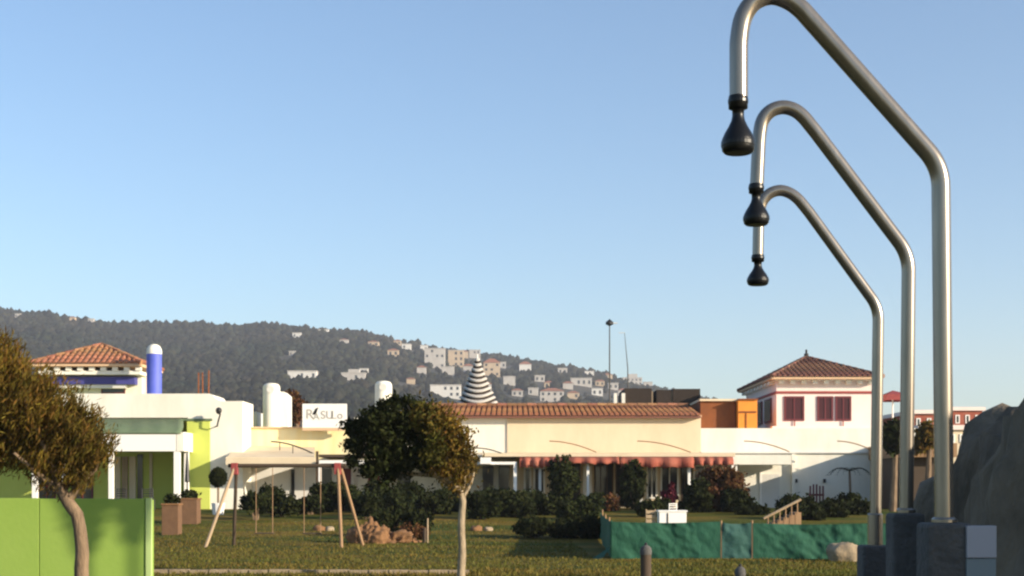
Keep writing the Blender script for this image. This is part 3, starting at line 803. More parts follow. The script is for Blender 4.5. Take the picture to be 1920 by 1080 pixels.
# ------------------------------------------------------------------ right villa
def right_villa():
    Y = 66.0; g = gz(0, Y) - 0.05
    x = lambda p: X(p, Y); z = lambda p: Z(p, Y)
    t = thing('pink_topped_villa', 'white villa with pinkish upper storey, maroon windows and tiled hip roof', 'house', (x(1480), Y, g))
    MB().box(x(1314) + 0.003, x(1720), Y - 0.03, 76, g, z(803)).build('wall', M['white'], t)
    MB().box(x(1314) + 0.01, x(1720), Y - 0.14, Y - 0.033, z(850), z(847.5)).build('string_course', M['greywall'], t)
    MB().box(x(1483), x(1489), Y - 0.25, Y - 0.034, g, z(851)).build('pilaster', M['white'], t)
    yf = 63.8
    MB().box(X(1377, yf), X(1484, yf), yf, Y - 0.26, Z(871, yf), Z(853, yf)).build('flat_canopy', M['white'], t)
    MB().box(X(1380, yf), X(1383, yf), yf + 0.1, yf + 0.2, g, Z(871.3, yf)).build('canopy_post', M['white2'], t)
    MB().box(x(1427), x(1461), Y - 0.09, Y + 0.1, g, z(889)).build('door', M['greywall'], t)
    MB().box(x(1424), x(1427) - 0.001, Y - 0.11, Y + 0.1, g, z(886)).build('door_frame', M['white2'], t)
    for q in (1490, 1543):
        MB().box(x(q), x(q) + 0.1, Y - 0.20, Y - 0.033, z(905), z(898)).build('wall_light', M['darkmetal'], t)
    # porch wing on the right whose shadow rakes across the wall
    wr = MB().box(x(1632), x(1720), 61.0, Y - 0.035, g, z(862)).build('porch_wing', M['darkwood'], t)
    MB().box(x(1628), x(1724), 60.4, Y - 0.036, z(862) + 0.002, z(838)).build('porch_roof', M['wood'], t)
    # arched rods
    for (p0, p1) in ((1395, 1480), (1570, 1640)):
        pts = [P(p0 + (p1 - p0) * k / 10, 827 + 20 * (k / 10) ** 1.9, 64.5) for k in range(11)]
        MB().tube(pts, 0.03, 6).build('arched_rod', M['wood'], t)
    # upper storey
    Yu = 69.5
    u = lambda p: X(p, Yu); v = lambda p: Z(p, Yu)
    yb = 78.5
    MB().box(u(1456), u(1634), Yu, yb, z(803) - 0.3, v(714)).build('upper_wall', M['pinkwhite'], t)
    MB().box(u(1454), u(1636), Yu - 0.05, yb + 0.05, v(738), v(733.5)).build('red_band', M['red'], t)
    MB().box(u(1450), u(1640), Yu - 0.35, yb + 0.3, v(714) + 0.002, v(710.5)).build('cornice', M['white'], t)
    for i in range(9):
        px = 1459 + i * 21
        MB().box(u(px), u(px + 9), Yu - 0.30, Yu - 0.003, v(720), v(714) - 0.001).build('eave_bracket', M['white'], t)
    for i in range(9):
        yy = Yu + 0.5 + i
        MB().box(u(1456) - 0.28, u(1456) - 0.003, yy, yy + 0.35, v(720), v(714) - 0.001).build('eave_bracket', M['white'], t)
    hip_roof(t, u(1443), u(1650), Yu - 0.6, yb + 0.6, v(708.5), (u(1525) + 0.55, 73.8, Z(670, 73.8)), M['tiledark'], 0.25, sides=('f', 'l'))
    for (p0, p1) in ((1470, 1508), (1532, 1562), (1566, 1596)):
        window(t, u(p0), u(p1), v(789), v(743), Yu, M['maroon'], mat('maroon_blind', (0.055, 0.012, 0.015), 0.25), 0.09, 1)
    for i in range(3):     # side wall windows seen at a slant
        y0 = Yu + 1.2 + i * 2.6
        wv = MB().box(u(1456) - 0.06, u(1456) + 0.05, y0, y0 + 1.9, v(789), v(743)).build('window', M['maroon'], t)
        MB().box(u(1456) - 0.075, u(1456) - 0.061, y0 + 0.12, y0 + 1.78, v(786), v(746)).build('pane', M['glass'], wv)
    for px in (1490, 1581):
        MB().tube([P(px, 789, Yu - 0.06), P(px, 806, Yu - 0.06)], 0.03, 5).build('downpipe', M['red'], t)
    MB().box(u(1444), u(1644), Yu - 0.6, Yu - 0.003, z(803) + 0.003, v(800)).build('terrace_ledge', M['pinkwhite'], t)
    ap = Vector((u(1525) + 0.55, 73.8, Z(670, 73.8)))
    MB().lathe(ap.x, ap.y, [(0.12, ap.z), (0.12, ap.z + 0.18), (0.05, ap.z + 0.22), (0.06, ap.z + 0.36), (0.01, ap.z + 0.42)], 10).build('finial', M['darkmetal'], t)
right_villa()

def orange_hut():
    Y = 68.2
    t = thing('orange_rooftop_hut', 'rust orange hut with bright orange door on the white flat roof', 'hut', (X(1366, Y), Y, Z(803, Y)))
    b = Z(803, 66) - 0.0
    MB().box(X(1316, Y), X(1382, Y), Y + 0.5, Y + 4, b + 0.003, Z(751, Y)).build('wall', M['brownorange'], t)
    MB().box(X(1314, Y), X(1384, Y), Y + 0.35, Y + 4.2, Z(751, Y) + 0.002, Z(747, Y)).build('roof_slab', M['cream'], t)
    MB().box(X(1384, Y) + 0.01, X(1420, Y), Y, Y + 4, b + 0.003, Z(750, Y)).build('door_block', M['orange'], t)
    MB().box(X(1398, Y), X(1400, Y), Y - 0.03, Y - 0.002, b + 0.02, Z(775, Y)).build('door_seam', M['brownorange'], t)
    MB().box(X(1386, Y), X(1418, Y), Y - 0.04, Y - 0.002, Z(774, Y), Z(771, Y)).build('door_rail', M['brownorange'], t)
    MB().box(X(1384, Y) + 0.0, X(1421, Y), Y - 0.1, Y + 4.1, Z(750, Y) + 0.002, Z(747.5, Y)).build('door_cap', M['brownorange'], t)
orange_hut()

def red_parasol():
    Y = 71.0
    t = thing('red_roof_parasol', 'square red parasol on the roof beside the pink upper storey', 'parasol', (X(1673, Y), Y, Z(803, Y)))
    MB().add([(X(1655, Y), Y - 0.9, Z(741, Y)), (X(1694, Y), Y - 0.9, Z(741, Y)), (X(1694, Y), Y + 0.9, Z(741, Y)), (X(1655, Y), Y + 0.9, Z(741, Y)), (X(1674, Y), Y, Z(732, Y)),
              (X(1655, Y), Y - 0.9, Z(752, Y)), (X(1694, Y), Y - 0.9, Z(752, Y)), (X(1694, Y), Y + 0.9, Z(752, Y)), (X(1655, Y), Y + 0.9, Z(752, Y))],
             [(0, 1, 4), (1, 2, 4), (2, 3, 4), (3, 0, 4), (0, 5, 6, 1), (1, 6, 7, 2), (2, 7, 8, 3), (3, 8, 5, 0)]).build('canopy', M['red'], t)
    MB().tube([(X(1674, Y), Y, Z(803, 66)), (X(1674, Y), Y, Z(734, Y))], 0.04, 6).build('pole', M['white2'], t)
red_parasol()

# ------------------------------------------------------------------ buildings glimpsed on the far right
def far_block(px0, px1, top, Y, m, label, windows=3):
    t = thing('distant_building', label, 'house', (X((px0 + px1) / 2, Y), Y, gz(0, Y)))
    MB().box(X(px0, Y), X(px1, Y), Y, Y + 9, gz(0, Y), Z(top, Y)).build('wall', M[m], t)
    MB().box(X(px0, Y) - 0.2, X(px1, Y) + 0.2, Y - 0.2, Y + 9.2, Z(top, Y) + 0.003, Z(top, Y) + 0.3).build('roof', M['pinkwhite'], t)
    for i in range(windows):
        c = px0 + (px1 - px0) * (i + 0.5) / windows
        window(t, X(c - 4, Y), X(c + 4, Y), Z(top + 24, Y), Z(top + 8, Y), Y, M['white2'], M['glass'], 0.08, 0)
far_block(1712, 1752, 776, 110, 'redcloth', 'reddish house glimpsed between the two nearest shower poles', 2)
far_block(1786, 1842, 770, 118, 'redcloth', 'pink and red house showing just left of the dark boulder top', 3)
far_block(1726, 1812, 806, 90, 'cream', 'low cream wall-like building behind the nearest shower pole', 5)

# ------------------------------------------------------------------ masts
def masts():
    Y = 130.0
    t = thing('tall_floodlight_mast', 'tall thin mast with a floodlight head above the hillside', 'lamp post', (X(1143, Y), Y, gz(0, Y)))
    MB().tube([(X(1143, Y), Y, gz(0, Y)), (X(1143, Y), Y, Z(606, Y))], [0.10, 0.05], 8).build('pole', M['concrete'], t)
    hd = MB().lathe(X(1143, Y), Y, [(0.08, Z(611, Y)), (0.36, Z(608, Y)), (0.36, Z(604, Y)), (0.12, Z(600, Y)), (0.02, Z(598, Y))], 12).build('lamp_head', M['darkmetal'], t)
    MB().tube([P(1143, 606, Y), P(1158, 606, Y)], 0.05, 6).build('arm', M['greywall'], t)
    Y = 150.0
    t = thing('thin_antenna_mast', 'very thin leaning antenna mast right of the floodlight mast', 'mast', (X(1179, Y), Y, gz(0, Y)))
    MB().tube([(X(1179, Y), Y, gz(0, Y)), P(1177, 690, Y), P(1171, 624, Y)], [0.08, 0.06, 0.03], 6).build('pole', M['concrete'], t)
    MB().tube([P(1160, 624, Y), P(1172, 624, Y)], 0.04, 5).build('crossarm', M['greywall'], t)
masts()

# ------------------------------------------------------------------ shrubs and trees
def bush(name, label, cat, px, base, w, h, Y, m, n=1800, leaf=0.13, col='pots', lumps=5, seed=0, group=None):
    k = Y / F; g = gz(0, Y); random.seed(seed + int(px))
    rx, rz = w * k / 2, h * k / 2
    cx = X(px, Y); zb = g if base is None else Z(base, Y)
    t = thing(name, label, cat, (cx, Y, min(zb, g)), group)
    bl = [(cx, Y, zb + rz, rx * 0.85, rx * 0.8, rz * 0.95)]
    for q in range(lumps):
        an = random.random() * 6.28
        bl.append((cx + math.cos(an) * rx * 0.5, Y + math.sin(an) * rx * 0.45, zb + rz * random.uniform(0.5, 1.5), rx * random.uniform(0.35, 0.55), rx * 0.45, rz * random.uniform(0.35, 0.5)))
    v, i = leaf_cloud(bl, int(n * 2.0), leaf * 0.68, 1.8, shell=0.15, clump=0.10 * rx)
    v[:, 2] = np.maximum(v[:, 2], min(zb, g) + 0.01)
    mesh_np('foliage', v, 4, i, M[m], t)
    mb = MB()
    for q in range(4):
        an = q * 1.6 + random.random()
        mb.tube([(cx + 0.05 * math.cos(an), Y + 0.05 * math.sin(an), min(zb, g) - 0.05), (cx + rx * 0.4 * math.cos(an), Y + rx * 0.4 * math.sin(an), zb + rz * 1.2)], [0.05, 0.015], 5)
    mb.build('stem', M['bark'], t)
    return t

bush('columnar_shrub', 'tall clipped dark green shrub left of the white door under the red awning', 'shrub', 1056, 962, 62, 104, 60.8, 'leafmid', 3500, 0.14, lumps=7, group='tall shrubs before the red awning')
bush('columnar_shrub', 'narrow tall green shrub breaking the middle of the red awning', 'shrub', 1186, 960, 50, 106, 60.8, 'leafmid', 3500, 0.14, lumps=7, group='tall shrubs before the red awning')
bush('red_brown_bush', 'large red-brown bush at the right end of the red awning', 'shrub', 1352, 975, 104, 106, 58, 'leafbrown', 4200, 0.15, lumps=9)
bush('dark_bush', 'dark bush in front of the left flank of the red-brown bush', 'shrub', 1306, 978, 66, 84, 57, 'leafdark', 2600, 0.15)
bush('maroon_shrub', 'maroon leaved shrub between the narrow tall shrub and the red-brown bush', 'shrub', 1256, 962, 34, 58, 57, 'leafmaroon', 1100, 0.13)
bush('rust_bush', 'small rust coloured bush left of the narrow tall green shrub', 'shrub', 1146, 962, 46, 36, 58, 'leafbrown', 1200, 0.12)
low = [(480, 962, 60, 34, 'leafdark', 'low dark bush at the left end of the bed behind the swings'),
       (530, 964, 66, 36, 'leafdark', 'low dark bush behind the left swing seat'),
       (582, 964, 60, 36, 'leafdark', 'low dark bush behind the right swing seat'),
       (690, 968, 70, 44, 'leafdark', 'dark bush right behind the right swing frame leg'),
       (742, 970, 80, 52, 'leafmid', 'olive bush under the dark side of the middle tree'),
       (806, 974, 84, 50, 'leafdark', 'dark bush just left of the middle tree trunk'),
       (905, 970, 80, 46, 'leafdark', 'dark bush just right of the middle tree trunk'),
       (965, 972, 84, 48, 'leafdark', 'dark bush below the white gate frame post'),
       (1020, 976, 84, 48, 'leafdark', 'dark bush below the white window sill'),
       (1085, 980, 80, 44, 'leafmid', 'low green bush at the foot of the left tall shrub'),
       (1216, 968, 54, 26, 'leafmid', 'low olive bush at the foot of the narrow tall shrub'),
       (1410, 980, 60, 34, 'leafdark', 'dark bush left of the wooden steps'),
       (1505, 982, 80, 50, 'leafdark', 'dark bush right of the wooden steps'),
       (1560, 982, 70, 44, 'leafdark', 'dark bush under the small palm'),
       (1618, 982, 64, 44, 'leafdark', 'dark bush beside the farthest shower post')]
for i, (px, base, w, h, m, lb) in enumerate(low):
    bush('garden_bush', lb, 'shrub', px, base, w, h, 52 + (i % 3) * 1.5, m, 1900, 0.13, seed=i, group='low bushes in the beds')
back = [(505, 958, 74, 44, 'bush rising behind the left swing chains'), (612, 962, 66, 62, 'tall dark bush at the foot of the white post'), (650, 962, 60, 54, 'dark bush behind the right swing bracket'),
        (716, 964, 80, 66, 'tall dark bush under the left end of the dark crown'), (775, 966, 84, 64, 'tall dark bush under the middle tree'), (845, 966, 80, 60, 'dark bush right behind the middle tree trunk'),
        (935, 966, 84, 56, 'dark bush before the two glazed doors'), (995, 966, 80, 44, 'dark bush before the left white window'), (1110, 966, 66, 40, 'dark bush before the white door'),
        (1236, 970, 50, 34, 'dark bush behind the white cabinet'), (1380, 972, 60, 60, 'dark bush before the right flank of the red-brown bush'), (1482, 972, 60, 44, 'dark bush rising behind the wooden handrail'), (1590, 976, 70, 52, 'dark bush behind the palm trunk')]
for i, (px, base, w, h, lb) in enumerate(back):
    bush('garden_bush', lb, 'shrub', px, base, w, h, 56 + (i % 3), ['leafdark', 'leafdark', 'leafmid'][i % 3], 2200, 0.13, seed=40 + i, group='bushes along the building fronts')
for (px, base, w, h, lb) in ((1115, 1016, 60, 48, 'very dark low bush beside the shaded end of the green net fence'),
                            (1060, 1010, 80, 36, 'very dark low bush left of the green net fence'),
                            (1000, 1002, 80, 28, 'dark spreading bush at the left end of the dark group by the fence'),
                            (720, 1004, 60, 46, 'dark bush growing behind the orange clay mound'), (780, 1002, 60, 44, 'dark bush left of the short lawn post')):
    bush('garden_bush', lb, 'shrub', px, base, w, h, 44, 'leafdark', 3200, 0.10, group='low bushes in the beds')

def tree(name, label, Y, trunk, blobs_list, bark, limbs, group=None):
    t = thing(name, label, 'tree', (X(trunk[0][0], Y), Y, -0.02), group)
    mb = MB()
    pts = [P(a, b, Y) for a, b, r in trunk]; pts[0].z = -0.05
    # subdivide for a slightly wavy bark
    fine = []; rr = []
    for i in range(len(pts) - 1):
        for k in range(4):
            f = k / 4; q = pts[i].lerp(pts[i + 1], f)
            q += Vector((noise.noise(q * 2.1), noise.noise(q * 2.1 + Vector((7, 0, 0))), 0)) * 0.025
            fine.append(q); rr.append((trunk[i][2] + (trunk[i + 1][2] - trunk[i][2]) * f) * Y / F)
    fine.append(pts[-1]); rr.append(trunk[-1][2] * Y / F)
    mb.tube(fine, rr, 12).build('trunk', M[bark], t, smooth=True)
    for lim in limbs:
        mb = MB()
        lp = [Vector((X(a, Y), Y + dy, Z(b, Y))) for a, b, r, dy in lim]
        mb.tube(lp, [r * Y / F for a, b, r, dy in lim], 7).build('limb', M[bark], t, smooth=True)
    for (nm, m, n, size, asp, up, upw, clump, bl) in blobs_list:
        B = [(X(a, Y), Y + dy, Z(b, Y), r * Y / F, r * Y / F * dpt, r * Y / F * vs) for (a, b, r, dy, dpt, vs) in bl]
        v, i = leaf_cloud(B, n, size, asp, up, upw, shell=0.2, clump=clump)
        mesh_np(nm, v, 4, i, M[m], t)
    return t

# windswept golden tree in front of the green panel wall
YL = 20.0
tree('windswept_tree', 'windswept tree with golden olive crown in front of the lime green wall', YL,
     [(154, 1130, 15), (153, 1040, 13), (150, 990, 12), (145, 965, 12), (130, 945, 12), (116, 922, 11), (104, 895, 8)],
     [('crown', 'leafgold', 44000, 0.019, 5.5, (0.45, 0, 1.0), 2.0, 0.065,
       [(-10, 700, 62, 0, 1, 1.0), (-70, 760, 95, 0.1, 1, 1), (50, 745, 66, -0.1, 1, 1), (95, 790, 66, 0.1, 1, 1), (150, 815, 58, 0, 1, 1), (175, 850, 40, -.1, 1, 1),
        (110, 860, 58, 0, 1, 1), (40, 820, 66, 0.2, 1, 1), (-40, 850, 60, 0, 1, .7), (150, 890, 30, 0, 1, 1), (10, 650, 24, 0, 1, 1)])],
     'bark',
     [[(108, 915, 10, 0), (80, 890, 7, .1), (40, 850, 5, .2), (0, 800, 3, .3)],
      [(112, 918, 9, 0), (100, 870, 6, -.1), (80, 810, 4, -.2), (50, 740, 2.5, -.2)],
      [(128, 938, 9, 0), (150, 905, 6, 0), (175, 880, 4, .1), (185, 840, 2.5, .1)],
      [(110, 918, 7, 0), (75, 885, 5, -.2), (40, 850, 3, -.3)],
      [(118, 925, 8, 0), (125, 880, 5, .2), (140, 830, 3, .3)]])

# middle tree: dense dark crown, shade coloured in on the left, sunlight golden on the right
YM = 25.0
tree('two_toned_tree', 'slender tree, dense dark crown with shaded left, sunlit side coloured golden', YM,
     [(866, 1090, 8), (866, 1020, 7), (866, 970, 6.6), (867, 940, 6.4), (862, 920, 6.4), (845, 905, 6), (815, 890, 5.6), (785, 868, 5)],
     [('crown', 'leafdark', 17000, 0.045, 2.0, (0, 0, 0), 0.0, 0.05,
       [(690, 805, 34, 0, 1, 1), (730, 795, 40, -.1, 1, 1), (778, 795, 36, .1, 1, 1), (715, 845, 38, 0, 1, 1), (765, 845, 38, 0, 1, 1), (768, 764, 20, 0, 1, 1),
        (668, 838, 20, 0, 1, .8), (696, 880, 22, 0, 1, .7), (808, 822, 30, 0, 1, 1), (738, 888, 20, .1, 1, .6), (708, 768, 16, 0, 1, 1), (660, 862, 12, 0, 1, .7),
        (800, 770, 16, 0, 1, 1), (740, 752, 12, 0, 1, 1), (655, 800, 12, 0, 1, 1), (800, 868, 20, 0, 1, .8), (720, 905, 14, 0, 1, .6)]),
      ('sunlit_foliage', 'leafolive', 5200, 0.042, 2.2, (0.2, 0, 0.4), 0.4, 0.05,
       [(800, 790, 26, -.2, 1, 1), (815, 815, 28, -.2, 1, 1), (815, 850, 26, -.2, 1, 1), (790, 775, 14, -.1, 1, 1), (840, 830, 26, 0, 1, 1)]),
      ('sunlit_gold_foliage', 'leafgold', 6500, 0.032, 2.8, (0.3, 0, 1), 0.8, 0.09,
       [(830, 800, 32, -.1, 1, 1.2), (850, 835, 34, 0, 1, 1), (868, 862, 26, 0, 1, 1), (835, 870, 28, 0, 1, 1), (862, 900, 22, 0, 1, 1), (800, 785, 26, -.2, 1, 1)])],
     'palebark',
     [[(785, 868, 6, 0), (750, 845, 4, .1), (710, 820, 3, .1), (680, 800, 2, .1)],
      [(815, 890, 6, 0), (800, 850, 4, -.1), (780, 800, 3, -.1), (765, 760, 1.6, -.1)],
      [(864, 930, 5, 0), (872, 900, 3.4, .05), (870, 850, 2.4, .1), (850, 800, 1.4, .1)],
      [(845, 905, 5, 0), (838, 870, 3, -.1), (835, 820, 2, -.1), (830, 790, 1.2, -.1)],
      [(866, 935, 4, 0), (884, 905, 2.6, 0), (890, 880, 1.6, 0)],
      [(820, 892, 5, 0), (770, 888, 3.5, .1), (730, 880, 2.4, .2), (700, 872, 1.6, .2)]])

def small_tree(px, base, top, Y, m, label, crown_w, name='background_tree', n=2200, group=None):
    t = thing(name, label, 'tree', (X(px, Y), Y, gz(0, Y)), group)
    k = Y / F; zc = (Z(base, Y) + Z(top, Y)) / 2; rz = (Z(top, Y) - Z(base, Y)) / 2
    MB().tube([(X(px, Y), Y, gz(0, Y) - .05), (X(px, Y) + .1, Y, Z(base, Y)), (X(px, Y), Y, zc)], [.16, .11, .05], 8).build('trunk', M['bark'], t)
    rx = crown_w * k / 2
    bl = [(X(px, Y), Y, zc, rx * .75, rx * .75, rz * .8)]
    for q in range(6):
        an = random.random() * 6.28
        bl.append((X(px, Y) + math.cos(an) * rx * .5, Y + math.sin(an) * rx * .5, zc + rz * random.uniform(-.6, .6), rx * .45, rx * .45, rz * .4))
    v, i = leaf_cloud(bl, n, 0.16, 1.8, shell=0.2, clump=0.12)
    mesh_np('crown', v, 4, i, M[m], t)
small_tree(553, 800, 735, 78, 'leafbrown', 'brown tree between the domed chimney and the rooftop sign', 42)
small_tree(1674, 850, 788, 57, 'leafdark', 'small dark tree between the farthest and middle shower poles', 46)
small_tree(1738, 845, 790, 60, 'leafgold', 'small golden tree between the middle and nearest shower poles', 34)

# two tall vase-shaped trees to the right of the view; their shadows reach the green wall
def vase_tree(x, y, h, spread, label):
    t = thing('vase_shaped_tree', label, 'tree', (x, y, 0), 'street trees right of the view')
    MB().tube([(x, y, -.05), (x, y, h * .45), (x, y, h * .8)], [.06, .045, .03], 8).build('trunk', M['bark'], t)
    z0 = h * .55
    bl = [(x, y, z0 + q * .3, .03 + .048 * q, .03 + .048 * q, .26) for q in range(1, 9)]
    v, i = leaf_cloud(bl, 20000, 0.08, 1.6, shell=0.02)
    mesh_np('crown', v, 4, i, M['leafdark'], t)
wallY = 23.0
def under_shadow(px, py, tt):
    p = P(px, py, wallY - 0.1)
    h = Vector((sd.x, sd.y, 0)).normalized(); q = p + h * tt
    return q.x, q.y, p.z + tt * math.tan(R(SUN_EL))
for (px, py, tt) in ((180, 1042, 15.4), (270, 1022, 16.6)):
    xx, yy, zz = under_shadow(px, py, tt)
    vase_tree(xx, yy, zz / 0.55, 0.8, 'slender tall tree right of the showers, the %s one' % ('farther' if tt < 16.3 else 'nearer'))

# ------------------------------------------------------------------ lime green panel wall
def green_wall():
    Y = wallY; top = Z(935, Y)
    t = thing('lime_green_wall', 'smooth lime green panel wall behind the windswept tree', 'wall', (X(100, Y), Y, 0))
    xr = X(285, Y); w = 1.72
    xs = xr - 0.1
    for i in range(6):
        a = xs - w * (i + 1); b = xs - w * i - 0.012
        MB().box(a, b, Y, Y + 0.06, 0.02, top + (0.01 if i % 2 else 0)).build('panel', M['greenpanel'], t, bevel=0.006)
    for i in range(7):
        c = xs - w * i
        MB().box(c - 0.03, c + 0.09 if i == 0 else c + 0.03, Y + 0.065, Y + 0.15, 0, top - 0.02).build('post', M['greenpanel'], t)
    MB().box(xs + 0.002, xs + 0.09, Y - 0.02, Y + 0.06, 0.0, top + 0.01).build('end_post', mat('pale_green_paint', (0.40, 0.52, 0.20), 0.7), t)
green_wall()

# pale kerb line along the front of the lawn
n = 16
kb = thing('lawn_edging', 'pale stone edging line along the near edge of the lawn', 'edging', (X(580, 26.5), 26.5, 0))
for i in range(n):
    p0, p1 = 280 + 600 * i / n, 280 + 600 * (i + 1) / n - 1.0
    y0 = 26.6 - 0.25 * (i / n)
    MB().box(X(p0, y0), X(p1, y0), y0, y0 + 0.12, -0.08, 0.075 + 0.006 * math.sin(i * 2.3)).build('edging_stone', M['sandstone'], kb)

# ------------------------------------------------------------------ swing set
def swing_set():
    Y = 38.8; k = Y / F
    g = gz(0, Y)
    t = thing('swing_set', 'wooden two-seat swing frame with red top brackets on the lawn', 'swing', (X(535, Y), Y, g))
    def leg(p0, p1, dy0, dy1, m, r):
        a = Vector((X(p0, Y), Y + dy0, Z(876, Y))); b = Vector((X(p1, Y), Y + dy1, g - 0.05))
        MB().tube([a, b], r, 8).build('leg', M[m], t)
    leg(440, 392, -0.05, -0.55, 'palewood', 0.046)  # paler wood on this leg puts its sunlight into the colour
    leg(442, 428, 0.08, 0.75, 'darkwood', 0.048)
    leg(634, 645, -0.05, -0.55, 'wood', 0.046)
    leg(638, 676, 0.08, 0.75, 'wood', 0.046)
    MB().tube([P(428, 873, Y), P(648, 873, Y)], 0.055, 10).build('crossbar', M['darkwood'], t)
    for px in (440, 633):
        MB().box(X(px - 6, Y), X(px + 6, Y), Y - 0.10, Y + 0.12, Z(890, Y), Z(868, Y)).build('bracket', M['red'], t, bevel=0.01)
    for (p0, p1) in ((480, 511), (570, 601)):
        zs = Z(999, Y)
        st = MB().box(X(p0 - 2, Y), X(p1 + 2, Y), Y - 0.1, Y + 0.1, zs - 0.03, zs).build('swing_seat', M['darkwood'], t, bevel=0.008)
        for px in (p0, p1):
            MB().tube([P(px, 874, Y), (X(px, Y), Y, zs)], 0.012, 6).build('chain', M['wood'], st)
swing_set()

# ------------------------------------------------------------------ rocks
def rock(name, label, cat, c, r, seed, m, rough=0.28, sub=5, sq=2.6, group=None, fine=0.06, crag=0.0):
    import bmesh
    bm = bmesh.new(); bmesh.ops.create_icosphere(bm, subdivisions=sub, radius=1.0)
    off = Vector((seed * 3.7, seed * 1.9, seed * 5.1)); vs = []
    for v in bm.verts:
        d = v.co.normalized()
        s = (abs(d.x) ** sq + abs(d.y) ** sq + abs(d.z) ** sq) ** (-1 / sq)
        n = noise.noise(d * 1.3 + off) * rough
        cr = noise.voronoi(d * 2.3 + off)[0]
        n += (min(0.35, cr[1] - cr[0]) - 0.2) * rough * 0.7
        n += noise.fractal(d * 5 + off, 0.8, 2.1, 4) * fine
        if crag:     # fractured, bedded faces
            c2 = noise.voronoi(Vector((d.x * 6, d.y * 6, d.z * 3.2)) + off)[0]; c3 = noise.voronoi(Vector((d.x * 15, d.y * 15, d.z * 9)) + off)[0]
            n += (min(0.3, c2[1] - c2[0]) - 0.18) * crag + (min(0.25, c3[1] - c3[0]) - 0.12) * crag * 0.5
        q = d * s * (1 + n)
        vs.append((c[0] + q.x * r[0], c[1] + q.y * r[1], c[2] + q.z * r[2]))
    fs = [tuple(x.index for x in f.verts) for f in bm.faces]; bm.free()
    o = MB().add(vs, fs).build(name, M[m], None, loc=(c[0], c[1], 0), smooth=True)
    return tag(o, label, cat, group)

rock('boulder', 'big dark boulder at the right edge behind the nearest shower post', 'boulder', (2.93, 4.85, 0.0), (1.42, 0.86, 1.95), 3, 'rock', 0.12, 6, 7.0, fine=0.06, crag=0.025)
rock('boulder', 'tall unseen boulder right of the view, added to shade the showers', 'boulder', (4.3, 3.0, 0.0), (1.0, 1.15, 2.62), 3, 'rock', 0.10, 5, 7.0)  # added out of sight so its shadow covers the lower shower poles
rock('boulder', 'lower dark boulder at the bottom right corner beside the small panel', 'boulder', (1.72, 4.02, 0.1), (0.28, 0.22, 1.26), 5, 'rock', 0.2, 5, 3.0)
rock('clay_mound', 'orange clay mound beside the right legs of the swing frame', 'rock', (X(694, 41), 41, 0.0), (0.52, 0.5, 0.62), 11, 'clay', 0.5, 5, 2.0, fine=0.16)
rock('clay_mound', 'small low orange clay mound under the dark side of the middle tree', 'rock', (X(742, 41.3), 41.3, 0.0), (0.55, 0.45, 0.30), 14, 'clay', 0.5, 5, 2.0, fine=0.16)
rock('pale_stone', 'pale wedge-shaped stone leaning in front of the green net fence', 'stone', (X(1592, 31), 31.2, 0.05), (0.42, 0.35, 0.36), 17, 'sandstone', 0.3, 4, 2.4)
STONE_AT = ('left of the short lawn post', 'just right of the middle tree trunk', 'right of the middle tree, smaller of the pair', 'under the right swing', 'left of the right swing leg', 'before the clay mounds')
for i, (px, py, s) in enumerate(((770, 1003, .2), (893, 985, .22), (915, 990, .16), (598, 968, .22), (618, 978, .17), (735, 1004, .2))):
    Yr = 1.6 * F / (py - HOR) if py > 1000 else 47
    rock('bed_stone', 'small rough bed stone ' + STONE_AT[i], 'stone', (X(px, Yr), Yr, gz(0, Yr)), (s, s * .8, s * .8), 21 + i, 'clay' if i % 2 else 'sandstone', 0.3, 3, 2.2, 'stones edging the beds')
bush('reddish_plant', 'low reddish plants trailing right of the clay mound', 'plant', 775, 1012, 60, 30, 42, 'leafbrown', 900, 0.07)

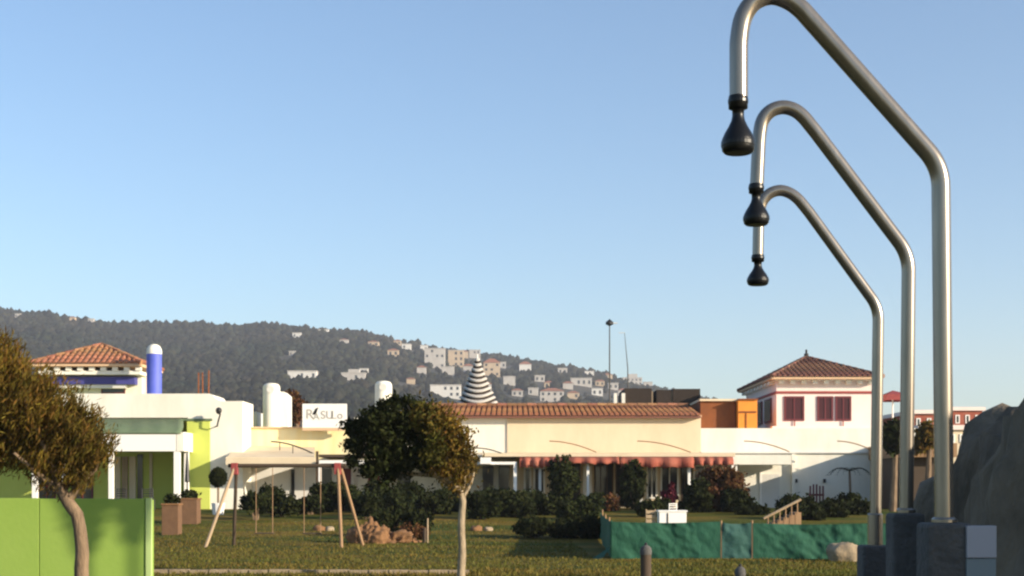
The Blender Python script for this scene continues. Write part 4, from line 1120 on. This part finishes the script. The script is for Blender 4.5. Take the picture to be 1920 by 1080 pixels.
# ------------------------------------------------------------------ green net fence
def net_fence():
    Y = 32.0
    t = thing('green_net_fence', 'low fence wrapped in wrinkled green netting across the lawn', 'fence', (X(1380, Y), Y, 0))
    def panel(p0, p1, m, seed, top=978, sag=0.0):
        nx, nz = max(10, int((p1 - p0) / 3)), 22
        mb = MB(); vs = []
        for j in range(nz + 1):
            for i in range(nx + 1):
                px = p0 + (p1 - p0) * i / nx
                x = X(px, Y); z0, z1 = 0.0, Z(top, Y) - 0.03 * math.sin(math.pi * i / nx) * (1 + sag)
                z = z0 + (z1 - z0) * j / nz
                q = Vector((x * 2.2 + z * 1.6, z * 2.0 - x * 0.5, seed))
                d = 0.07 * noise.noise(q) + 0.06 * (abs(noise.noise(q * 1.7)) - 0.2) + 0.025 * noise.noise(q * 4)
                vs.append((x, Y + d * math.sin(math.pi * min(1, max(0, i / nx))) ** 0.5, z))
        fs = [(j * (nx + 1) + i, j * (nx + 1) + i + 1, (j + 1) * (nx + 1) + i + 1, (j + 1) * (nx + 1) + i) for j in range(nz) for i in range(nx)]
        return mb.add(vs, fs).build('net_panel', M[m], t, smooth=True)
    panel(1147, 1351, 'net', 1.0); panel(1354, 1409, 'netblue', 4.0, 980); panel(1412, 1640, 'net', 7.0, 981); panel(1642, 1900, 'net', 9.0, 981)
    # return that runs back from the left corner
    mb = MB(); vs = []; xr = X(1146, Y)
    for j in range(9):
        for i in range(31):
            y = Y + 0.02 + 12 * i / 30; z = 0.82 * j / 8
            q = Vector((y * 1.6 + z, z * 2, 12.0))
            vs.append((xr + (y - Y) * 0.042 + 0.05 * noise.noise(q) + 0.03 * noise.noise(q * 3), y, z + gz(0, y)))
    mb.add(vs, [(j * 31 + i, j * 31 + i + 1, (j + 1) * 31 + i + 1, (j + 1) * 31 + i) for j in range(8) for i in range(30)]).build('net_panel', M['net'], t, smooth=True)
    for px in (1146, 1352.5, 1410.5, 1641, 1800):
        MB().tube([(X(px, Y), Y + 0.03, -0.05), (X(px, Y), Y + 0.03, Z(976, Y))], 0.025, 8).build('post', M['net'] if px == 1146 else M['wood'], t)
    for y in (36, 40, 44):
        MB().tube([(xr + 0.06 + (y - Y) * 0.042, y, -0.05), (xr + 0.06 + (y - Y) * 0.042, y, 0.86 + gz(0, y))], 0.025, 8).build('post', M['wood'], t)
    # loose net end flapping on the ground
    MB().add([(X(1112, 31.6), 31.9, 0.02), (X(1128, 31.6), 31.5, 0.02), (X(1146, 32), 31.98, 0.3), (X(1140, 32), 32.3, 0.2)], [(0, 1, 2, 3)]).build('loose_net', M['net'], t)
net_fence()

# ------------------------------------------------------------------ bollards
def bollard(px, top, Y, label, r=0.09):
    z = Z(top, Y); cx = X(px, Y)
    t = thing('bollard', label, 'bollard', (cx, Y, 0), 'bollards on the lawn')
    MB().lathe(cx, Y, [(r, -0.05), (r, z - 0.17), (r * 0.93, z - 0.165)], 18).build('body', M['darkwood'], t, smooth=False)
    MB().lathe(cx, Y, [(r * 1.08, z - 0.168), (r * 1.12, z - 0.12), (r * 1.0, z - 0.05), (r * 0.62, z - 0.015), (r * 0.3, z)], 18).build('cap', M['concrete'], t, smooth=True)
    MB().lathe(cx, Y, [(r * 0.28, z - 0.002), (r * 0.3, z + 0.03), (r * 0.1, z + 0.045)], 10).build('knob', M['darkmetal'], t)
bollard(1211, 1022, 25.0, 'dark bollard with rounded grey cap in front of the green net fence', 0.095)
bollard(1388, 1062, 25.2, 'short bollard barely showing at the bottom edge below the net fence', 0.09)
Yb = 41.0
t = thing('short_lawn_post', 'short dark post with a pale one beside the clay mounds', 'post', (X(797, Yb), Yb, 0))
MB().tube([(X(796, Yb), Yb, -.05), (X(796, Yb), Yb, Z(990, Yb))], 0.05, 8).build('post', M['darkwood'], t)
MB().tube([(X(801, Yb), Yb + .2, -.05), (X(801, Yb), Yb + .2, Z(972, Yb))], 0.022, 8).build('pale_post', M['palewood'], t)

# ------------------------------------------------------------------ garden bits before the buildings
def planter(px0, px1, base, top, Y, label):
    t = thing('planter_box', label, 'planter', (X((px0 + px1) / 2, Y), Y, gz(0, Y)))
    zb = min(Z(base, Y), gz(0, Y)); zt = Z(top, Y); x0, x1 = X(px0, Y), X(px1, Y); d = x1 - x0
    MB().box(x0, x1, Y, Y + d, zb - 0.02, zt - 0.06).build('box', M['terracotta'], t, bevel=0.01)
    MB().box(x0 - .03, x1 + .03, Y - .03, Y + d + .03, zt - 0.058, zt).build('rim', M['clay'], t, bevel=0.01)
    v, i = leaf_cloud([(X((px0 + px1) / 2, Y), Y + d / 2, zt + .12, d * .5, d * .5, .18)], 500, .07, 1.8, shell=0.1)
    mesh_np('plant', v, 4, i, M['leafmid'], t)
planter(303, 334, 975, 944, 45, 'rust brown planter box nearest the lime green wall end')
planter(335, 369, 962, 934, 50, 'tan planter box below the lime green pilaster')
Yp = 50.5
t = thing('furled_parasol', 'thin dark furled parasol standing behind the tan planter box', 'parasol', (X(351, Yp), Yp, gz(0, Yp)))
MB().lathe(X(351, Yp), Yp, [(.02, Z(905, Yp)), (.09, Z(903, Yp)), (.07, Z(880, Yp)), (.03, Z(850, Yp)), (.01, Z(845, Yp))], 10).build('canopy', M['darkmetal'], t)
MB().tube([(X(351, Yp), Yp, gz(0, Yp)), (X(351, Yp), Yp, Z(902, Yp))], .025, 6).build('pole', M['darkmetal'], t)
MB().lathe(X(351, Yp), Yp, [(.22, gz(0, Yp) - .03), (.22, gz(0, Yp) + .3), (.1, gz(0, Yp) + .42)], 12).build('base', M['darkbrown'], t)

def chair(px, Y, label, rot=0.3, m='darkmetal', s=1.0, name='garden_chair', group='garden chairs'):
    g = gz(0, Y); cx = X(px, Y)
    t = thing(name, label, 'chair', (cx, Y, g), group)
    c_, s_ = math.cos(rot), math.sin(rot)
    def q(a, b, z): return (cx + (a * c_ - b * s_) * s, Y + (a * s_ + b * c_) * s, g + z * s)
    for a in (-.22, .22):
        for b in (-.2, .22):
            MB().tube([q(a, b, 0), q(a, b, .44 if b < 0 else .9)], .02 * s, 6).build('leg', M[m], t)
    MB().box(cx - .25 * s, cx + .25 * s, Y - .23 * s, Y + .25 * s, g + .44 * s, g + .47 * s, rot, Vector((cx, Y, 0))).build('seat', M[m], t)
    for zz in (.6, .7, .8, .88):
        MB().tube([q(-.22, .22, zz), q(.22, .22, zz)], .018 * s, 6).build('slat', M[m], t)
chair(278, 58.5, 'dark garden chair under the porch nearest the porch post', 0.4)
chair(222, 58.8, 'dark garden chair under the porch beside the pale shutters', -0.3)
chair(1268, 50, 'white garden chair behind the white box by the net fence', 0.6, 'white2', 0.8)

Yt = 55.0
t = thing('topiary_ball', 'round dark green topiary in a white pot against the white wing', 'shrub', (X(409, Yt), Yt, gz(0, Yt)))
v, i = leaf_cloud([(X(409, Yt), Yt, Z(895, Yt), .34, .34, .38)], 2200, .07, 1.6, shell=.5, jitter=.03)
mesh_np('foliage', v, 4, i, M['leafdark'], t)
MB().tube([(X(409, Yt), Yt, gz(0, Yt) + .3), (X(409, Yt), Yt, Z(900, Yt))], .04, 6).build('stem', M['bark'], t)
MB().lathe(X(409, Yt), Yt, [(.2, gz(0, Yt) - .02), (.27, gz(0, Yt) + .45), (.24, gz(0, Yt) + .45), (.22, gz(0, Yt) + .38)], 14).build('pot', M['white2'], t)

Yw = 38.0
t = thing('white_box', 'white cabinet standing behind the green net fence', 'cabinet', (X(1253, Yw), Yw, gz(0, Yw)))
MB().box(X(1236, Yw), X(1287, Yw), Yw, Yw + .5, -.02, Z(960, Yw)).build('body', M['white2'], t, bevel=.01)
MB().box(X(1234, Yw), X(1289, Yw), Yw - .02, Yw + .52, Z(960, Yw) + .002, Z(957, Yw)).build('lid', M['white2'], t, bevel=.008)
MB().box(X(1251, Yw), X(1253, Yw), Yw - .015, Yw - .002, .1, Z(962, Yw)).build('seam', M['darkwood'], t)
t = thing('small_pale_crate', 'small pale crate left of the white cabinet behind the net fence', 'crate', (X(1222, Yw), Yw, 0))
for j in range(4):
    z0 = .55 + j * .12
    MB().box(X(1212, Yw), X(1231, Yw), Yw + .1, Yw + .13, z0, z0 + .09).build('slat', M['palewood'], t)
for px in (1212, 1229):
    MB().box(X(px, Yw), X(px + 2, Yw), Yw + .135, Yw + .2, 0, 1.03).build('upright', M['palewood'], t)

# wooden steps with rail
Ys = 48.0
g = gz(0, Ys)
t = thing('wooden_steps', 'short flight of wooden steps with slanting handrail before the white wall', 'steps', (X(1465, Ys), Ys, g))
MB().tube([P(1432, 972, Ys), P(1502, 936, Ys)], .045, 8).build('handrail', M['palewood'], t)
for i in range(6):
    px = 1440 + i * 11; b = 968 - i * 5.6
    MB().tube([(X(px, Ys), Ys, max(g, Z(b + 22, Ys)) - .02), P(px, b, Ys)], .025, 6).build('baluster', M['wood'], t)
    MB().box(X(px - 4, Ys), X(px + 8, Ys), Ys + .05, Ys + 1.0, g - .05, g + .09 * (i + 1)).build('step', M['wood'], t)

# slatted panel against the white wall
Yq = 64.5
t = thing('slatted_panel', 'small red-brown slatted panel standing before the shaded white wall', 'panel', (X(1532, Yq), Yq, gz(0, Yq)))
for i in range(5):
    px = 1518 + i * 6
    MB().box(X(px, Yq), X(px + 3, Yq), Yq, Yq + .05, gz(0, Yq), Z(911 - 3 * (i in (1, 2)), Yq)).build('slat', M['maroon'], t)
MB().box(X(1517, Yq), X(1546, Yq), Yq + .052, Yq + .09, Z(930, Yq), Z(926, Yq)).build('rail', M['maroon'], t)

# small palm before the white wall
def palm(px, top, Y, label):
    g = gz(0, Y); cx = X(px, Y); zt = Z(top, Y)
    t = thing('small_palm', label, 'palm', (cx, Y, g))
    MB().tube([(cx, Y, g - .05), (cx + .03, Y, (g + zt) / 2), (cx, Y, zt)], [.07, .055, .05], 8).build('trunk', M['bark'], t)
    for i in range(11):
        an = i * 2 * math.pi / 11 + .2; L = random.uniform(.8, 1.1)
        mb = MB(); N = 9
        pts = [Vector((cx + math.cos(an) * L * k / N, Y + math.sin(an) * L * k / N, zt + .28 * math.sin(k / N * 2.2) - .35 * (k / N) ** 2)) for k in range(N + 1)]
        mb.tube(pts, [.014 - .001 * k for k in range(N + 1)], 5)
        sdv = Vector((-math.sin(an), math.cos(an), 0)); fw = Vector((math.cos(an), math.sin(an), 0))
        for k in range(1, N + 1):
            for sg in (-1, 1):
                p = pts[k]; w = .25 * (1 - abs(k / N - .45))
                e = p + sdv * sg * w + fw * .08 - Vector((0, 0, .06))
                mb.add([p - fw * .02, p + fw * .025, e], [(0, 1, 2)])
        mb.build('frond', M['leafdark'], t)
palm(1593, 884, 62.5, 'small palm with drooping fronds before the shaded white wall')

# ------------------------------------------------------------------ beach showers
def shower(label, Y, path, head, pipe_px, sleeve, collar=6, group='beach showers in a row'):
    """path in photo pixels at depth Y: list of (px, py, fillet_px)"""
    k = Y / F
    base = Vector((X(sleeve[0], Y), Y, 0))
    t = thing('beach_shower', label, 'shower', base, group)
    # rounded polyline
    pts = []
    n = len(path)
    for i, (a, b, r) in enumerate(path):
        p = Vector((a, b))
        if r == 'arc':      # smooth curve through the crook of the pipe
            for s_ in range(4):
                f = s_ / 4; c = [Vector(path[j][:2]) for j in (i - 1, i, i + 1, min(i + 2, n - 1))]
                pts.append(0.5 * ((2 * c[1]) + (c[2] - c[0]) * f + (2 * c[0] - 5 * c[1] + 4 * c[2] - c[3]) * f * f + (3 * c[1] - c[0] - 3 * c[2] + c[3]) * f ** 3))
            continue
        if r <= 0 or i in (0, n - 1): pts.append(p); continue
        q0 = Vector(path[i - 1][:2]); q1 = Vector(path[i + 1][:2])
        d0 = (q0 - p).normalized(); d1 = (q1 - p).normalized()
        a0, a1 = p + d0 * r, p + d1 * r
        for s_ in range(9):
            f = s_ / 8; pts.append(a0 * (1 - f) ** 2 + p * 2 * f * (1 - f) + a1 * f * f)
    w = [P(q.x, q.y, Y) for q in pts]
    MB().tube(w, pipe_px * k / 2, 24).build('pipe', M['steel'], t, smooth=True)
    # concrete post that holds the pipe
    sx, top, sw = sleeve
    hw = sw * k / 2; zt = Z(top, Y); cx = X(sx, Y)
    MB().box(cx - hw, cx + hw, Y - hw, Y + hw, 0.0, zt).build('post', M['concrete'], t, bevel=0.012)
    MB().lathe(X(path[0][0], Y), Y, [(pipe_px * k * .68, zt + .001), (pipe_px * k * .68, zt + collar * k), (pipe_px * k * .56, zt + collar * k + .006)], 20).build('collar', M['steel'], t, smooth=False)
    # black spray head
    hx, hy0, hy1, hwid = head
    cx = X(hx, Y); H = (hy1 - hy0) * k; z0 = Z(hy0, Y); r = hwid * k / 2
    prof = [(.56, 0), (.58, .02), (.58, .22), (.48, .235), (.36, .25), (.36, .36), (.42, .44), (.58, .54), (.80, .65), (.97, .76), (1.0, .80), (1.0, .90), (.96, .97), (.86, 1.0)]
    hd = MB().lathe(cx, Y, [(r * a, z0 - H * b) for a, b in prof], 28).build('spray_head', M['rubber'], t, smooth=True)
    MB().lathe(cx, Y, [(r * 1.02, z0 - H * .80), (r * 1.035, z0 - H * .82), (r * 1.035, z0 - H * .88), (r * 1.02, z0 - H * .90)], 28).build('rim', M['rubber'], hd, smooth=False)
    MB().lathe(cx, Y, [(r * .84, z0 - H * 1.0 - .001), (r * .80, z0 - H * 1.015), (r * .2, z0 - H * 1.02)], 28).build('spray_plate', M['darkmetal'], hd)
    MB().lathe(cx, Y, [(r * .595, z0 - H * .05), (r * .62, z0 - H * .07), (r * .62, z0 - H * .12), (r * .595, z0 - H * .14)], 20).build('clamp_ring', M['rubber'], hd)
    return t

shower('nearest and largest of the three steel beach showers', 3.85,
       [(1771, 1000, 0), (1764, 312, 40), (1530, 48, 0), (1505, 20, 'arc'), (1478, 0, 'arc'), (1446, -9, 'arc'), (1414, 3, 'arc'), (1394, 32, 'arc'), (1386, 72, 'arc'), (1385, 110, 0), (1385, 183, 0)],
       (1384, 180, 286, 62), 35, (1770, 980, 84))
shower('middle one of the three steel beach showers', 5.03,
       [(1699, 990, 0), (1704, 478, 32), (1530, 248, 0), (1510, 223, 'arc'), (1491, 207, 'arc'), (1468, 201, 'arc'), (1445, 208, 'arc'), (1430, 226, 'arc'), (1424, 254, 'arc'), (1422, 285, 0), (1419, 348, 0)],
       (1418, 345, 421, 48), 26, (1697, 962, 60))
shower('farthest and smallest of the three steel beach showers', 6.4,
       [(1641, 1040, 0), (1647, 577, 24), (1517, 398, 0), (1500, 377, 'arc'), (1483, 363, 'arc'), (1463, 357, 'arc'), (1443, 363, 'arc'), (1429, 379, 'arc'), (1424, 402, 'arc'), (1422, 430, 0), (1421, 480, 0)],
       (1421, 478, 534, 40), 21, (1638, 1022, 52), collar=57)

Yk = 3.78
t = thing('small_grey_panel', 'small pale grey panel on a stake right of the nearest shower post', 'panel', (X(1841, Yk), Yk, 0))
MB().box(X(1813, Yk), X(1869, Yk), Yk, Yk + .03, Z(1046, Yk), Z(986, Yk)).build('upper_plate', mat('pale_grey_plate', (0.30, 0.30, 0.33), 0.6), t, bevel=.002)
MB().box(X(1813, Yk), X(1869, Yk), Yk + .004, Yk + .034, Z(1046, Yk) - .22, Z(1046, Yk) - .002).build('lower_plate', mat('teal_grey_plate', (0.15, 0.185, 0.20), 0.6), t, bevel=.002)
MB().box(X(1832, Yk), X(1850, Yk), Yk + .036, Yk + .06, 0, Z(1000, Yk)).build('stake', M['darkmetal'], t)

# ------------------------------------------------------------------ haze over the whole place
def haze():
    m = bpy.data.materials.new('pale_haze'); m.use_nodes = True
    nt = m.node_tree; nt.nodes.remove(nt.nodes['Principled BSDF'])
    pv = nt.nodes.new('ShaderNodeVolumePrincipled')
    pv.inputs['Color'].default_value = (0.90, 0.93, 1.0, 1)
    pv.inputs['Density'].default_value = 0.00022
    pv.inputs['Anisotropy'].default_value = 0.2
    nt.links.new(pv.outputs[0], nt.nodes['Material Output'].inputs['Volume'])
    o = MB().box(-3100, 3100, -80, 2600, -12.0, 240.0).build('haze', m)
    tag(o, 'thin pale blue haze over the valley and hill', 'haze', kind='stuff')
haze()
